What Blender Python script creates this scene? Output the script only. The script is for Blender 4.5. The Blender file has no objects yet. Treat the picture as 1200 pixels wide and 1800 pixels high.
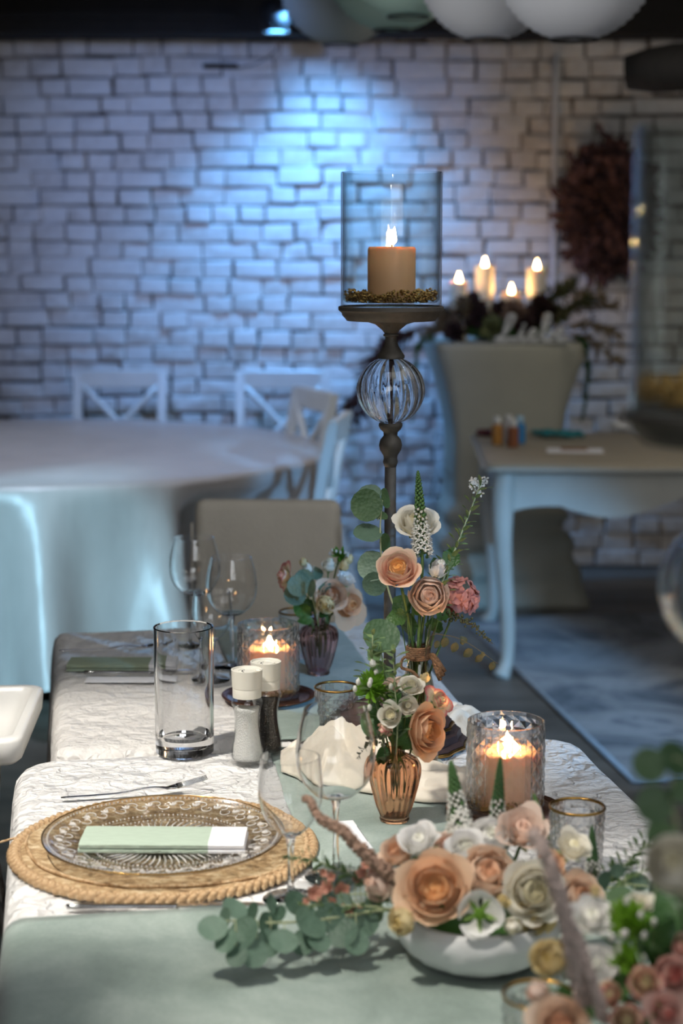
import bpy, math, random
from mathutils import Vector, Matrix, Quaternion, noise
random.seed(7)
PI = math.pi; TAU = 2*PI
S = bpy.context.scene
COL = S.collection

# ---------------------------------------------------------------- camera, world, lights, exposure
H = 1.495; F = 3130.0; PITCH = math.radians(8.7); TZ = 0.75
cam_d = bpy.data.cameras.new('camera'); cam = bpy.data.objects.new('camera', cam_d); COL.objects.link(cam)
cam.location = (0, 0, H); cam.rotation_euler = (PI/2 - PITCH, 0, 0)
cam_d.sensor_fit = 'VERTICAL'; cam_d.sensor_height = 36; cam_d.sensor_width = 24
cam_d.lens = F/1800*36; cam_d.clip_start = 0.05; cam_d.clip_end = 60
cam_d.dof.use_dof = True; cam_d.dof.focus_distance = 2.5; cam_d.dof.aperture_fstop = 4.0
S.camera = cam
S.view_settings.view_transform = 'Standard'; S.view_settings.look = 'None'
S.view_settings.gamma = 1; S.view_settings.use_curve_mapping = False
S.view_settings.exposure = 1.0
S.cycles.use_denoising = True
S.cycles.max_bounces = 10; S.cycles.transmission_bounces = 10; S.cycles.transparent_max_bounces = 24
S.cycles.diffuse_bounces = 3; S.cycles.glossy_bounces = 4
S.cycles.sample_clamp_indirect = 4.0; S.cycles.blur_glossy = 0.1

W = bpy.data.worlds.new('world'); S.world = W; W.use_nodes = True
W.node_tree.nodes['Background'].inputs[0].default_value = (0.30, 0.40, 0.55, 1)
W.node_tree.nodes['Background'].inputs[1].default_value = 0.10

def look(o, tgt):
    d = Vector(tgt) - o.location
    o.rotation_euler = d.to_track_quat('-Z', 'Y').to_euler()
def spot(name, loc, tgt, power, color, size_deg, blend, radius):
    l = bpy.data.lights.new(name, 'SPOT'); o = bpy.data.objects.new(name, l); COL.objects.link(o)
    l.energy = power; l.color = color; l.spot_size = math.radians(size_deg); l.spot_blend = blend
    l.shadow_soft_size = radius; o.location = loc; look(o, tgt); return o
def area(name, loc, tgt, power, color, sx, sy):
    l = bpy.data.lights.new(name, 'AREA'); o = bpy.data.objects.new(name, l); COL.objects.link(o)
    l.energy = power; l.color = color; l.shape = 'RECTANGLE'; l.size = sx; l.size_y = sy
    o.location = loc; look(o, tgt); return o
# warm ceiling spots over the table, from the left, plus an added bouquet fill
spot('table_spot_light', (-1.00, 1.70, 2.62), (-0.42, 2.30, 0.75), 114, (1.0, 0.95, 0.88), 35, 0.6, 0.04)
spot('flower_spot_light', (-0.62, 1.25, 2.62), (0.16, 1.72, 0.80), 66, (1.0, 0.94, 0.86), 26, 0.7, 0.04)
spot('bouquet_fill_spot', (-0.55, 1.00, 2.62), (0.08, 2.40, 1.02), 42, (1.0, 0.94, 0.86), 11, 0.8, 0.04)  # added to lift the tall bouquet
# blue event lights: one stand to the right of the camera, one to the left
BL = (3.0, -0.6, 2.40); BLUE = (0.19, 0.52, 1.0)
spot('blue_event_light', (-2.6, -0.6, 2.40), (-0.92, 5.35, 0.42), 1000, (0.42, 0.78, 1.0), 9, 0.5, 0.05)
spot('blue_event_light', BL, (0.60, 5.55, 0.25), 720, BLUE, 11.5, 0.7, 0.05)
spot('blue_event_light', BL, (0.02, 5.70, 0.72), 800, BLUE, 4.5, 0.6, 0.05)
spot('blue_event_light', BL, (-0.05, 3.10, 0.75), 300, BLUE, 9, 0.7, 0.05)
# added point lights near the ceiling for sparkles in the glasses and faint fill
for i, (x, y) in enumerate(((-1.5, .3), (1.3, .5), (.1, -.7), (-.75, 3.9), (1.1, 3.4))):
    l = bpy.data.lights.new('sparkle_fill', 'POINT'); o = bpy.data.objects.new('sparkle_fill', l); COL.objects.link(o)
    l.energy = 2.2; l.color = (1.0, .95, .88); l.shadow_soft_size = .03; o.location = (x, y, 2.6)
# blue wall washer under the beam and a wider flood
spot('blue_wall_light', (-0.24, 7.55, 2.42), (-0.16, 8.08, 1.40), 110, (0.14, 0.44, 1.0), 100, 0.9, 0.05)
spot('blue_wall_flood', (-0.9, 5.0, 2.62), (-0.42, 8.1, 1.45), 92, (0.26, 0.44, 1.0), 56, 1.0, 0.10)
# added white spot, no fixture, to brighten the lanterns
spot('lantern_fill', (-1.6, 2.6, 1.9), (0.55, 4.8, 2.2), 62, (0.95, 0.97, 1.0), 40, 0.8, 0.1)
# added fill lights without fixtures: overhead, frontal, round table, right side
area('ceiling_fill', (0.6, 2.2, 2.68), (0.3, 2.6, 0), 12, (0.92, 0.95, 1.0), 2.4, 2.4)
area('rear_fill', (0.9, -1.9, 2.2), (0.2, 4.0, 0.8), 19, (0.92, 0.95, 1.0), 2.2, 1.4)
spot('round_table_fill', (-1.0, 5.5, 2.68), (-0.95, 6.2, 0.75), 62, (0.70, 0.78, 1.0), 72, 0.8, 0.12)  # added to brighten the round table top
area('right_ceiling_fill', (1.6, 5.6, 2.60), (1.1, 6.7, 0.6), 7, (1.0, 0.93, 0.84), 1.2, 1.2)

# ---------------------------------------------------------------- pixel helpers (photo frame 1200 x 1800)
CP, SP = math.cos(PITCH), math.sin(PITCH)
def ray(px, py):
    a = (px-600)/F; b = -(py-900)/F
    return Vector((a, CP + b*SP, -SP + b*CP))
def at_z(px, py, z=TZ):
    d = ray(px, py); t = (z-H)/d.z
    return Vector((0, 0, H)) + d*t
def at_d(px, py, zc):
    return Vector((0, 0, H)) + ray(px, py)*zc
def dist_c(p):
    return (p.y*CP - (p.z-H)*SP)
def at_y(px, py, y):
    d = ray(px, py); return Vector((0, 0, H)) + d*(y/d.y)

# ---------------------------------------------------------------- materials
def lin(h):
    h = h.lstrip('#'); c = [int(h[i:i+2], 16)/255 for i in (0, 2, 4)]
    return tuple((x/12.92 if x <= 0.04045 else ((x+0.055)/1.055)**2.4) for x in c) + (1,)
class NT:
    def __init__(s, name):
        s.m = bpy.data.materials.new(name); s.m.use_nodes = True; s.t = s.m.node_tree; s.t.nodes.clear()
        s.out = s.n('ShaderNodeOutputMaterial')
    def n(s, typ, **kw):
        x = s.t.nodes.new(typ)
        for k, v in kw.items():
            setattr(x, k, v)
        return x
    def l(s, a, b): s.t.links.new(a, b)
    def coord(s, scale=(1, 1, 1), kind='Object'):
        c = s.n('ShaderNodeTexCoord'); m = s.n('ShaderNodeMapping'); m.inputs['Scale'].default_value = scale
        s.l(c.outputs[kind], m.inputs[0]); return m.outputs[0]
    def noise(s, vec, scale, detail=4, rough=0.55, dist=0):
        x = s.n('ShaderNodeTexNoise'); x.inputs['Scale'].default_value = scale; x.inputs['Detail'].default_value = detail
        x.inputs['Roughness'].default_value = rough; x.inputs['Distortion'].default_value = dist
        if vec: s.l(vec, x.inputs['Vector'])
        return x
    def ramp(s, fac, stops):
        r = s.n('ShaderNodeValToRGB'); e = r.color_ramp.elements
        while len(e) < len(stops): e.new(0.5)
        for el, (p, c) in zip(e, stops):
            el.position = p; el.color = c if len(c) == 4 else lin(c)
        s.l(fac, r.inputs[0]); return r.outputs[0]
    def bump(s, h, strength, dist=0.01):
        b = s.n('ShaderNodeBump'); b.inputs['Strength'].default_value = strength; b.inputs['Distance'].default_value = dist
        s.l(h, b.inputs['Height']); return b.outputs[0]
    def bsdf(s, rough=0.6, **kw):
        p = s.n('ShaderNodeBsdfPrincipled'); p.inputs['Roughness'].default_value = rough
        for k, v in kw.items(): p.inputs[k].default_value = v
        return p
    def done(s, sh): s.l(sh, s.out.inputs[0]); return s.m

def plain(name, c, rough=0.6, var=0.12, scale=30, bump=0.0, bscale=None, stretch=(1, 1, 1), **kw):
    t = NT(name); v = t.coord(stretch); nz = t.noise(v, scale)
    a = lin(c); d = tuple(x*(1-var) for x in a[:3]) + (1,); b = tuple(min(1, x*(1+var)) for x in a[:3]) + (1,)
    p = t.bsdf(rough, **kw); t.l(t.ramp(nz.outputs[0], [(0.3, d), (0.7, b)]), p.inputs['Base Color'])
    if bump:
        nb = t.noise(v, bscale or scale*3); t.l(t.bump(nb.outputs[0], bump), p.inputs['Normal'])
    return t.done(p.outputs[0])

def petal_mat(name, base, edge, transl=0.3, tip=None):
    t = NT(name); uv = t.n('ShaderNodeTexCoord'); sep = t.n('ShaderNodeSeparateXYZ'); t.l(uv.outputs['UV'], sep.inputs[0])
    oi = t.n('ShaderNodeObjectInfo')
    stops = [(0.05, base), (0.8, edge)] + ([(0.97, tip)] if tip else [])
    c = t.ramp(sep.outputs[1], stops)
    hsv = t.n('ShaderNodeHueSaturation'); mr = t.n('ShaderNodeMapRange')
    mr.inputs[3].default_value = 0.88; mr.inputs[4].default_value = 1.10
    t.l(oi.outputs['Random'], mr.inputs[0]); t.l(mr.outputs[0], hsv.inputs['Value']); t.l(c, hsv.inputs['Color'])
    nz = t.noise(t.coord((6, 6, 1.2), 'Object'), 6, 3); b = t.bump(nz.outputs[0], 0.25, 0.05)
    d = t.bsdf(0.62, **{'Specular IOR Level': 0.25}); t.l(hsv.outputs[0], d.inputs['Base Color']); t.l(b, d.inputs['Normal'])
    tr = t.n('ShaderNodeBsdfTranslucent'); t.l(hsv.outputs[0], tr.inputs[0])
    mx = t.n('ShaderNodeMixShader'); mx.inputs[0].default_value = transl
    t.l(d.outputs[0], mx.inputs[1]); t.l(tr.outputs[0], mx.inputs[2])
    return t.done(mx.outputs[0])
def leaf_mat(name, c, c2, rough=0.5, transl=0.2):
    t = NT(name); oi = t.n('ShaderNodeObjectInfo'); v = t.coord((1, 1, 1), 'Object'); nz = t.noise(v, 3, 3)
    ad = t.n('ShaderNodeMath', operation='ADD'); t.l(nz.outputs[0], ad.inputs[0]); t.l(oi.outputs['Random'], ad.inputs[1])
    ml = t.n('ShaderNodeMath', operation='MULTIPLY'); ml.inputs[1].default_value = 0.5; t.l(ad.outputs[0], ml.inputs[0])
    col = t.ramp(ml.outputs[0], [(0.2, c), (0.8, c2)])
    d = t.bsdf(rough); t.l(col, d.inputs['Base Color'])
    vo = t.n('ShaderNodeTexVoronoi'); vo.inputs['Scale'].default_value = 9; t.l(v, vo.inputs['Vector'])
    t.l(t.bump(vo.outputs[0], 0.15, 0.02), d.inputs['Normal'])
    tr = t.n('ShaderNodeBsdfTranslucent'); t.l(col, tr.inputs[0])
    mx = t.n('ShaderNodeMixShader'); mx.inputs[0].default_value = transl
    t.l(d.outputs[0], mx.inputs[1]); t.l(tr.outputs[0], mx.inputs[2])
    return t.done(mx.outputs[0])
def glass_mat(name, tint=(1, 1, 1, 1), rough=0.0, ior=1.45):
    # solid refracting glass for cut, ribbed and thick pieces
    t = NT(name); g = t.n('ShaderNodeBsdfGlass'); g.inputs['Color'].default_value = tint
    g.inputs['Roughness'].default_value = rough; g.inputs['IOR'].default_value = ior
    return t.done(g.outputs[0])
def thin_glass(name, tint=(1, 1, 1, 1), base=0.03, edge=0.75, power=3.5, rough=0.02, bump=0, bscale=20):
    # thin blown glass: straight transmission and mirror reflection that grows towards the edges
    t = NT(name); tr = t.n('ShaderNodeBsdfTransparent'); tr.inputs[0].default_value = tint
    g = t.n('ShaderNodeBsdfGlossy'); g.inputs['Roughness'].default_value = rough
    lw = t.n('ShaderNodeLayerWeight'); lw.inputs[0].default_value = 0.5
    if bump:
        nz = t.noise(t.coord((1, 1, .35)), bscale, 2); b = t.bump(nz.outputs[0], bump, 0.004); t.l(b, g.inputs['Normal'])
    p = t.n('ShaderNodeMath', operation='POWER'); p.inputs[1].default_value = power; t.l(lw.outputs['Facing'], p.inputs[0])
    m = t.n('ShaderNodeMath', operation='MULTIPLY_ADD'); m.inputs[1].default_value = edge; m.inputs[2].default_value = base; t.l(p.outputs[0], m.inputs[0])
    mx = t.n('ShaderNodeMixShader'); t.l(m.outputs[0], mx.inputs[0]); t.l(tr.outputs[0], mx.inputs[1]); t.l(g.outputs[0], mx.inputs[2])
    return t.done(mx.outputs[0])
def metal(name, c, rough=0.3, bump=0.0, metallic=1.0, scale=60):
    t = NT(name); v = t.coord(); nz = t.noise(v, scale)
    a = lin(c); p = t.bsdf(rough, Metallic=metallic)
    t.l(t.ramp(nz.outputs[0], [(0.3, tuple(x*.75 for x in a[:3])+(1,)), (0.75, a)]), p.inputs['Base Color'])
    if bump: t.l(t.bump(nz.outputs[0], bump, 0.003), p.inputs['Normal'])
    return t.done(p.outputs[0])
def crinkle(name, c, scale=14, strength=0.55, rough=0.42, sheen=0.2):
    # crushed taffeta: irregular facets with sharp creases plus fine thread
    t = NT(name); v = t.coord((1, 1, 1))
    w = t.noise(v, scale*0.55, 3, 0.6)
    mixv = t.n('ShaderNodeMix', data_type='VECTOR'); mixv.inputs[0].default_value = 0.10
    t.l(v, mixv.inputs[4]); t.l(w.outputs['Color'], mixv.inputs[5])
    vo = t.n('ShaderNodeTexVoronoi', feature='F1', distance='CHEBYCHEV'); vo.inputs['Scale'].default_value = scale*.62
    t.l(mixv.outputs[1], vo.inputs['Vector'])
    v2 = t.n('ShaderNodeTexVoronoi', feature='F1', distance='MANHATTAN'); v2.inputs['Scale'].default_value = scale*1.25; t.l(mixv.outputs[1], v2.inputs['Vector'])
    ed = t.n('ShaderNodeTexVoronoi', feature='DISTANCE_TO_EDGE'); ed.inputs['Scale'].default_value = scale*.8; t.l(mixv.outputs[1], ed.inputs['Vector'])
    rg_ = t.n('ShaderNodeMapRange'); rg_.inputs[1].default_value = 0; rg_.inputs[2].default_value = .06; rg_.inputs[3].default_value = .10; rg_.inputs[4].default_value = 0; t.l(ed.outputs[0], rg_.inputs[0])
    a0 = t.n('ShaderNodeMath', operation='MULTIPLY_ADD'); a0.inputs[1].default_value = .45; t.l(v2.outputs[0], a0.inputs[0]); t.l(vo.outputs[0], a0.inputs[2])
    add = t.n('ShaderNodeMath', operation='ADD'); t.l(a0.outputs[0], add.inputs[0]); t.l(rg_.outputs[0], add.inputs[1])
    n3 = t.noise(v, scale*7, 3); ad2 = t.n('ShaderNodeMath', operation='MULTIPLY_ADD'); ad2.inputs[1].default_value = 0.16
    t.l(n3.outputs[0], ad2.inputs[0]); t.l(add.outputs[0], ad2.inputs[2])
    p = t.bsdf(rough, **{'Sheen Weight': sheen, 'Specular IOR Level': 0.45})
    a = lin(c); t.l(t.ramp(n3.outputs[0], [(0.3, tuple(x*.95 for x in a[:3])+(1,)), (0.7, a)]), p.inputs['Base Color'])
    t.l(t.bump(ad2.outputs[0], strength, 0.014), p.inputs['Normal'])
    return t.done(p.outputs[0])
def emit_mat(name, c, s):
    t = NT(name); e = t.n('ShaderNodeEmission'); e.inputs[0].default_value = c; e.inputs[1].default_value = s
    tr = t.n('ShaderNodeBsdfTransparent'); a = t.n('ShaderNodeAddShader'); t.l(e.outputs[0], a.inputs[0]); t.l(tr.outputs[0], a.inputs[1])
    return t.done(a.outputs[0])
def wax(name, c, sss=0.6):
    t = NT(name); nz = t.noise(t.coord(), 25); a = lin(c)
    p = t.bsdf(0.5, **{'Subsurface Weight': sss, 'Subsurface Scale': 0.012}); p.inputs['Subsurface Radius'].default_value = (1.0, 0.72, 0.45)
    t.l(t.ramp(nz.outputs[0], [(0.3, tuple(x*.94 for x in a[:3])+(1,)), (0.7, a)]), p.inputs['Base Color'])
    return t.done(p.outputs[0])

M = {}
M['cloth_near'] = crinkle('near_taffeta', '#f0eeea', 22, 1.25, 0.40)
M['cloth_far'] = crinkle('far_taffeta', '#e4e0da', 25, 0.7, 0.5)
M['cloth_round'] = plain('round_cloth', '#a8a3a0', 0.36, 0.12, 7, 0.25, 20, (1, 1, 0.4), **{'Sheen Weight': 0.25, 'Sheen Roughness': 0.4})
M['cream_cloth'] = crinkle('cream_cloth', '#e9dfcd', 11, 0.35, 0.5)
def runner_mat():
    t = NT('sage_velvet'); v = t.coord((1, 1, 1)); n1 = t.noise(v, 9, 5, 0.65, 0.4); n2 = t.noise(v, 260, 2)
    m = t.n('ShaderNodeMath', operation='MULTIPLY_ADD'); m.inputs[1].default_value = 0.25; t.l(n2.outputs[0], m.inputs[0]); t.l(n1.outputs[0], m.inputs[2])
    p = t.bsdf(0.75, **{'Sheen Weight': 0.35, 'Sheen Roughness': 0.4})
    t.l(t.ramp(m.outputs[0], [(0.38, '#77877d'), (0.60, '#8d9c93'), (0.80, '#a5b2a9')]), p.inputs['Base Color'])
    t.l(t.bump(m.outputs[0], 0.25, 0.004), p.inputs['Normal']); return t.done(p.outputs[0])
M['runner'] = runner_mat()
M['napkin'] = plain('sage_paper', '#b3c3b0', 0.85, 0.06, 60, 0.3, 90, (1, 6, 1))
M['napkin_green'] = plain('sage_paper_deep', '#9ba78c', 0.85, 0.06, 60, 0.3, 90, (1, 6, 1))
M['paper'] = plain('white_paper', '#eeeef0', 0.8, 0.03, 40)
M['ink'] = plain('black_ink', '#1a1a1a', 0.7, 0.05)
def straw(name, c1, c2, c3, sc):
    t = NT(name); v = t.coord(sc); n1 = t.noise(v, 1, 5, 0.7, 0.3)
    p = t.bsdf(0.7); t.l(t.ramp(n1.outputs[0], [(0.32, c1), (0.5, c2), (0.68, c3)]), p.inputs['Base Color'])
    t.l(t.bump(n1.outputs[0], 0.8, 0.006), p.inputs['Normal']); return t.done(p.outputs[0])
M['straw'] = straw('raffia', '#6f5436', '#b3946a', '#dcc8a4', (55, 120, 80))
M['plait'] = straw('raffia_plait', '#8f6c42', '#c3a178', '#e2cda8', (120, 26, 90))
M['clear'] = glass_mat('clear_glass')
M['thin'] = thin_glass('blown_glass', (.985, .99, .99, 1))
M['plate_glass'] = thin_glass('pressed_glass', (.97, .975, .97, 1), 0.16, .6, 3.0, .14)
M['hurricane'] = thin_glass('hurricane_glass', (.95, .98, .972, 1), .05, .8, 2.6, .02, .15, 12)
def relief_mat():
    t = NT('relief_glint'); tr = t.n('ShaderNodeBsdfTransparent'); p = t.bsdf(.12); p.inputs['Base Color'].default_value = (.86, .84, .80, 1)  # pale colour stands in for highlights on the pressed relief
    lw = t.n('ShaderNodeLayerWeight'); lw.inputs[0].default_value = .4; m = t.n('ShaderNodeMath', operation='MULTIPLY_ADD'); m.inputs[1].default_value = .45; m.inputs[2].default_value = .30
    t.l(lw.outputs['Facing'], m.inputs[0]); mx = t.n('ShaderNodeMixShader'); t.l(m.outputs[0], mx.inputs[0]); t.l(tr.outputs[0], mx.inputs[1]); t.l(p.outputs[0], mx.inputs[2]); return t.done(mx.outputs[0])
M['relief'] = relief_mat()
def cut_mat():
    m = glass_mat('cut_glass', (0.99, 0.985, 0.98, 1)); nt = m.node_tree; out = [n for n in nt.nodes if n.type == 'OUTPUT_MATERIAL'][0]; g = [n for n in nt.nodes if n.type == 'BSDF_GLASS'][0]
    tr = nt.nodes.new('ShaderNodeBsdfTransparent'); mx = nt.nodes.new('ShaderNodeMixShader'); mx.inputs[0].default_value = .28
    nt.links.new(g.outputs[0], mx.inputs[1]); nt.links.new(tr.outputs[0], mx.inputs[2]); nt.links.new(mx.outputs[0], out.inputs[0]); return m
M['cut'] = cut_mat()
M['amber_glass'] = glass_mat('amber_glass', (0.93, 0.79, 0.69, 1))
M['mauve_glass'] = glass_mat('mauve_glass', (0.90, 0.79, 0.79, 1))
M['bottle_glass'] = thin_glass('bottle_glass', (0.80, 0.78, 0.70, 1), .05, .6)
M['steel'] = metal('steel', '#d2d2d2', 0.16)
M['gold'] = metal('gold', '#b08a4a', 0.28)
M['gravel'] = metal('gold_gravel', '#b28d50', 0.33, 0, 0.9)
M['copper'] = metal('copper_glaze', '#7d5038', 0.18, 0, 0.75)
M['iron'] = metal('grey_iron', '#645f58', 0.62, 0.35, 0.5)
M['iron_dark'] = metal('bronze_iron', '#4c3a3a', 0.55, 0.35, 0.4)
M['salt'] = plain('salt_grain', '#f1efe9', 0.9, 0.05, 350, 0.7, 500)
M['pepper'] = plain('peppercorn', '#2e2620', 0.7, 0.75, 420, 0.8, 420)
M['cap'] = plain('mill_plastic', '#d9d5c8', 0.5, 0.03, 20)
M['white_plastic'] = plain('white_plastic', '#eceae4', 0.32, 0.02, 8)
M['ceramic'] = plain('white_ceramic', '#d7d8d8', 0.55, 0.04, 20)
M['wax_tan'] = wax('tan_wax', '#dcb08a'); M['wax_peach'] = wax('peach_wax', '#eebf9c'); M['wax_cream'] = wax('cream_wax', '#efe4cb')
M['wick'] = plain('wick', '#1d1612', 0.9)
M['flame'] = emit_mat('flame', (1.0, 0.60, 0.24, 1), 16)
M['stem'] = plain('green_stem', '#4f6b34', 0.55, 0.2, 40)
M['stem_pale'] = plain('pale_stem', '#9aa27c', 0.6, 0.2, 40)
M['twig'] = plain('brown_twig', '#4a4530', 0.7, 0.2, 40)
M['twine'] = plain('brown_twine', '#7d5d42', 0.85, 0.35, 150, 0.8, 200)
M['strand'] = plain('amaranth_strand', '#b0907c', 0.95, 0.35, 160, 1.0, 180)
M['strand_pink'] = plain('pink_strand', '#e2cdc2', 0.95, 0.25, 160, 1.0, 180)
M['euca'] = leaf_mat('eucalyptus_leaf', '#445e4c', '#6f8a76')
M['euca_dark'] = leaf_mat('dark_eucalyptus_leaf', '#3c5a38', '#5f7d52')
M['leaf'] = leaf_mat('rose_leaf', '#274a22', '#4a7434', 0.4)
M['lime'] = leaf_mat('lime_bract', '#4f8a22', '#8ab53a', 0.5, 0.35)
M['herb'] = leaf_mat('rosemary_needle', '#45603a', '#7d9562')
M['olive'] = leaf_mat('olive_leaflet', '#2c331c', '#414728', .55, .1)
M['spike'] = leaf_mat('spike_bud', '#35592d', '#5d8447')
M['white_floret'] = petal_mat('white_floret', '#e6e4dc', '#f4f2ee')
M['coral'] = petal_mat('coral_floret', '#a86f5c', '#cc9480')
M['pink_hydrangea'] = petal_mat('pink_hydrangea', '#a5605a', '#c98c80')
M['calyx'] = plain('calyx', '#7d9a4e', 0.6, 0.2, 40)
PETAL = {
 'peach': (petal_mat('peach_petal', '#f3cfa8', '#f6d3b2'), petal_mat('peach_heart', '#f2b677', '#f7ca98')),
 'pinkpeach': (petal_mat('pink_peach_petal', '#f0bda8', '#f4cdb6', 0.3, '#f3dcc2'), petal_mat('apricot_heart', '#f4b05c', '#f9cb8e')),
 'apricot': (petal_mat('apricot_petal', '#efb98c', '#f4c9a3'), petal_mat('apricot_deep_heart', '#e79c5e', '#f0b47c')),
 'blush': (petal_mat('blush_petal', '#ecd0bd', '#f3dccc'), petal_mat('blush_heart', '#e6bda6', '#efcdb8')),
 'palepeach': (petal_mat('pale_peach_petal', '#f1dac0', '#f3d9c2'), petal_mat('pale_peach_heart', '#eebb94', '#f2c8a6')),
 'cream': (petal_mat('cream_petal', '#f4ecd2', '#f9f4e6'), petal_mat('cream_heart', '#f0e6be', '#f6efd4')),
 'white': (petal_mat('white_petal', '#f3f2e8', '#fbf9f6'), petal_mat('white_heart', '#f1f0dc', '#f8f6ec')),
 'yellow': (petal_mat('yellow_cream_petal', '#e9d79a', '#f0dfb0'), petal_mat('yellow_heart', '#dfc477', '#ead59a')),
 'edged': (petal_mat('pink_edged_petal', '#eee2b8', '#f0d9bd', 0.3, '#cf6f72'), petal_mat('edged_heart', '#ead9a4', '#efe0b8')),
 'amber': (petal_mat('amber_petal', '#b99447', '#dcc891'), petal_mat('amber_heart', '#96692a', '#c09a52')),
 'rosy': (petal_mat('rosy_petal', '#c98a80', '#dfb5a8'), petal_mat('rosy_heart', '#c46a60', '#d88c80')),
}

# ---------------------------------------------------------------- mesh building
class MB:
    def __init__(s): s.v = []; s.f = []; s.uv = None
    def add(s, vs, fs):
        o = len(s.v); s.v += [tuple(x) for x in vs]; s.f += [tuple(i+o for i in f) for f in fs]; return s
    def lathe(s, prof, seg=32, mod=None, c=(0, 0, 0), cap0=True, cap1=True, closed=False):
        vs = []; fs = []; n = len(prof)
        for i, (r, z) in enumerate(prof):
            for k in range(seg):
                a = TAU*k/seg; rr, zz = (r, z) if mod is None else mod(a, i, r, z)
                vs.append((c[0]+rr*math.cos(a), c[1]+rr*math.sin(a), c[2]+zz))
        rng = n if closed else n-1
        for i in range(rng):
            j = (i+1) % n
            for k in range(seg):
                k2 = (k+1) % seg
                fs.append((i*seg+k, i*seg+k2, j*seg+k2, j*seg+k))
        if not closed:
            if cap0: fs.append(tuple(reversed(range(seg))))
            if cap1: fs.append(tuple(range((n-1)*seg, n*seg)))
        return s.add(vs, fs)
    def tube(s, pts, rad, seg=8, cap=True):
        pts = [Vector(p) for p in pts]; n = len(pts)
        if not hasattr(rad, '__len__'): rad = [rad]*n
        up = Vector((0, 0, 1)); vs = []; fs = []; X = None
        for i, p in enumerate(pts):
            t = (pts[min(i+1, n-1)] - pts[max(i-1, 0)]).normalized()
            if X is None:
                X = t.orthogonal().normalized()
            else:
                X = (X - t*X.dot(t)); X = X.normalized() if X.length > 1e-6 else t.orthogonal().normalized()
            Y = t.cross(X)
            for k in range(seg):
                a = TAU*k/seg; vs.append(p + (X*math.cos(a) + Y*math.sin(a))*rad[i])
        for i in range(n-1):
            for k in range(seg):
                k2 = (k+1) % seg; fs.append((i*seg+k, i*seg+k2, (i+1)*seg+k2, (i+1)*seg+k))
        if cap: fs.append(tuple(reversed(range(seg)))); fs.append(tuple(range((n-1)*seg, n*seg)))
        return s.add(vs, fs)
    def box(s, a, b, bev=0.0):
        (x0, y0, z0), (x1, y1, z1) = a, b
        if bev <= 0:
            vs = [(x, y, z) for x in (x0, x1) for y in (y0, y1) for z in (z0, z1)]
            fs = [(0, 1, 3, 2), (4, 6, 7, 5), (0, 4, 5, 1), (2, 3, 7, 6), (0, 2, 6, 4), (1, 5, 7, 3)]
            return s.add(vs, fs)
        bm_ = [(x0, y0, z0, 1, 1, 1)]
        vs = []; idx = {}
        for ix, x in ((0, x0), (1, x1)):
            for iy, y in ((0, y0), (1, y1)):
                for iz, z in ((0, z0), (1, z1)):
                    sx = bev if ix == 0 else -bev; sy = bev if iy == 0 else -bev; sz = bev if iz == 0 else -bev
                    for ax, p in enumerate(((x, y+sy, z+sz), (x+sx, y, z+sz), (x+sx, y+sy, z))):
                        idx[(ix, iy, iz, ax)] = len(vs); vs.append(p)
        fs = []
        for d in (0, 1):
            fs.append([idx[(d, 0, 0, 0)], idx[(d, 0, 1, 0)], idx[(d, 1, 1, 0)], idx[(d, 1, 0, 0)]][::1 if d == 0 else -1])
            fs.append([idx[(0, d, 0, 1)], idx[(1, d, 0, 1)], idx[(1, d, 1, 1)], idx[(0, d, 1, 1)]][::1 if d == 0 else -1])
            fs.append([idx[(0, 0, d, 2)], idx[(0, 1, d, 2)], idx[(1, 1, d, 2)], idx[(1, 0, d, 2)]][::1 if d == 0 else -1])
        for p in (0, 1):
            for q in (0, 1):
                fs.append([idx[(p, q, 0, 0)], idx[(p, q, 1, 0)], idx[(p, q, 1, 1)], idx[(p, q, 0, 1)]])
                fs.append([idx[(p, 0, q, 0)], idx[(p, 1, q, 0)], idx[(p, 1, q, 2)], idx[(p, 0, q, 2)]])
                fs.append([idx[(0, p, q, 1)], idx[(1, p, q, 1)], idx[(1, p, q, 2)], idx[(0, p, q, 2)]])
                for r in (0, 1):
                    fs.append([idx[(p, q, r, 0)], idx[(p, q, r, 1)], idx[(p, q, r, 2)]])
        return s.add(vs, fs)
    def ball(s, c, r, seg=10, rings=6, sc=(1, 1, 1)):
        c = Vector(c); vs = [c + Vector((0, 0, r*sc[2]))]; fs = []
        for i in range(1, rings):
            th = PI*i/rings
            for k in range(seg):
                a = TAU*k/seg; vs.append(c + Vector((r*sc[0]*math.sin(th)*math.cos(a), r*sc[1]*math.sin(th)*math.sin(a), r*sc[2]*math.cos(th))))
        vs.append(c - Vector((0, 0, r*sc[2]))); L = len(vs)-1
        for k in range(seg):
            fs.append((0, 1+k, 1+(k+1) % seg)); fs.append((L, L-seg+(k+1) % seg, L-seg+k))
        for i in range(rings-2):
            for k in range(seg):
                k2 = (k+1) % seg; a = 1+i*seg; fs.append((a+k, a+seg+k, a+seg+k2, a+k2))
        return s.add(vs, fs)
    def grid(s, fn, nu, nv, uv=False):
        vs = []; fs = []
        for j in range(nv+1):
            for i in range(nu+1): vs.append(fn(i/nu, j/nv))
        for j in range(nv):
            for i in range(nu):
                a = j*(nu+1)+i; fs.append((a, a+1, a+nu+2, a+nu+1))
        if uv:
            if s.uv is None: s.uv = [(0, 0)]*len(s.v)
            for j in range(nv+1):
                for i in range(nu+1): s.uv.append((i/nu, j/nv))
        return s.add(vs, fs)
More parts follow.
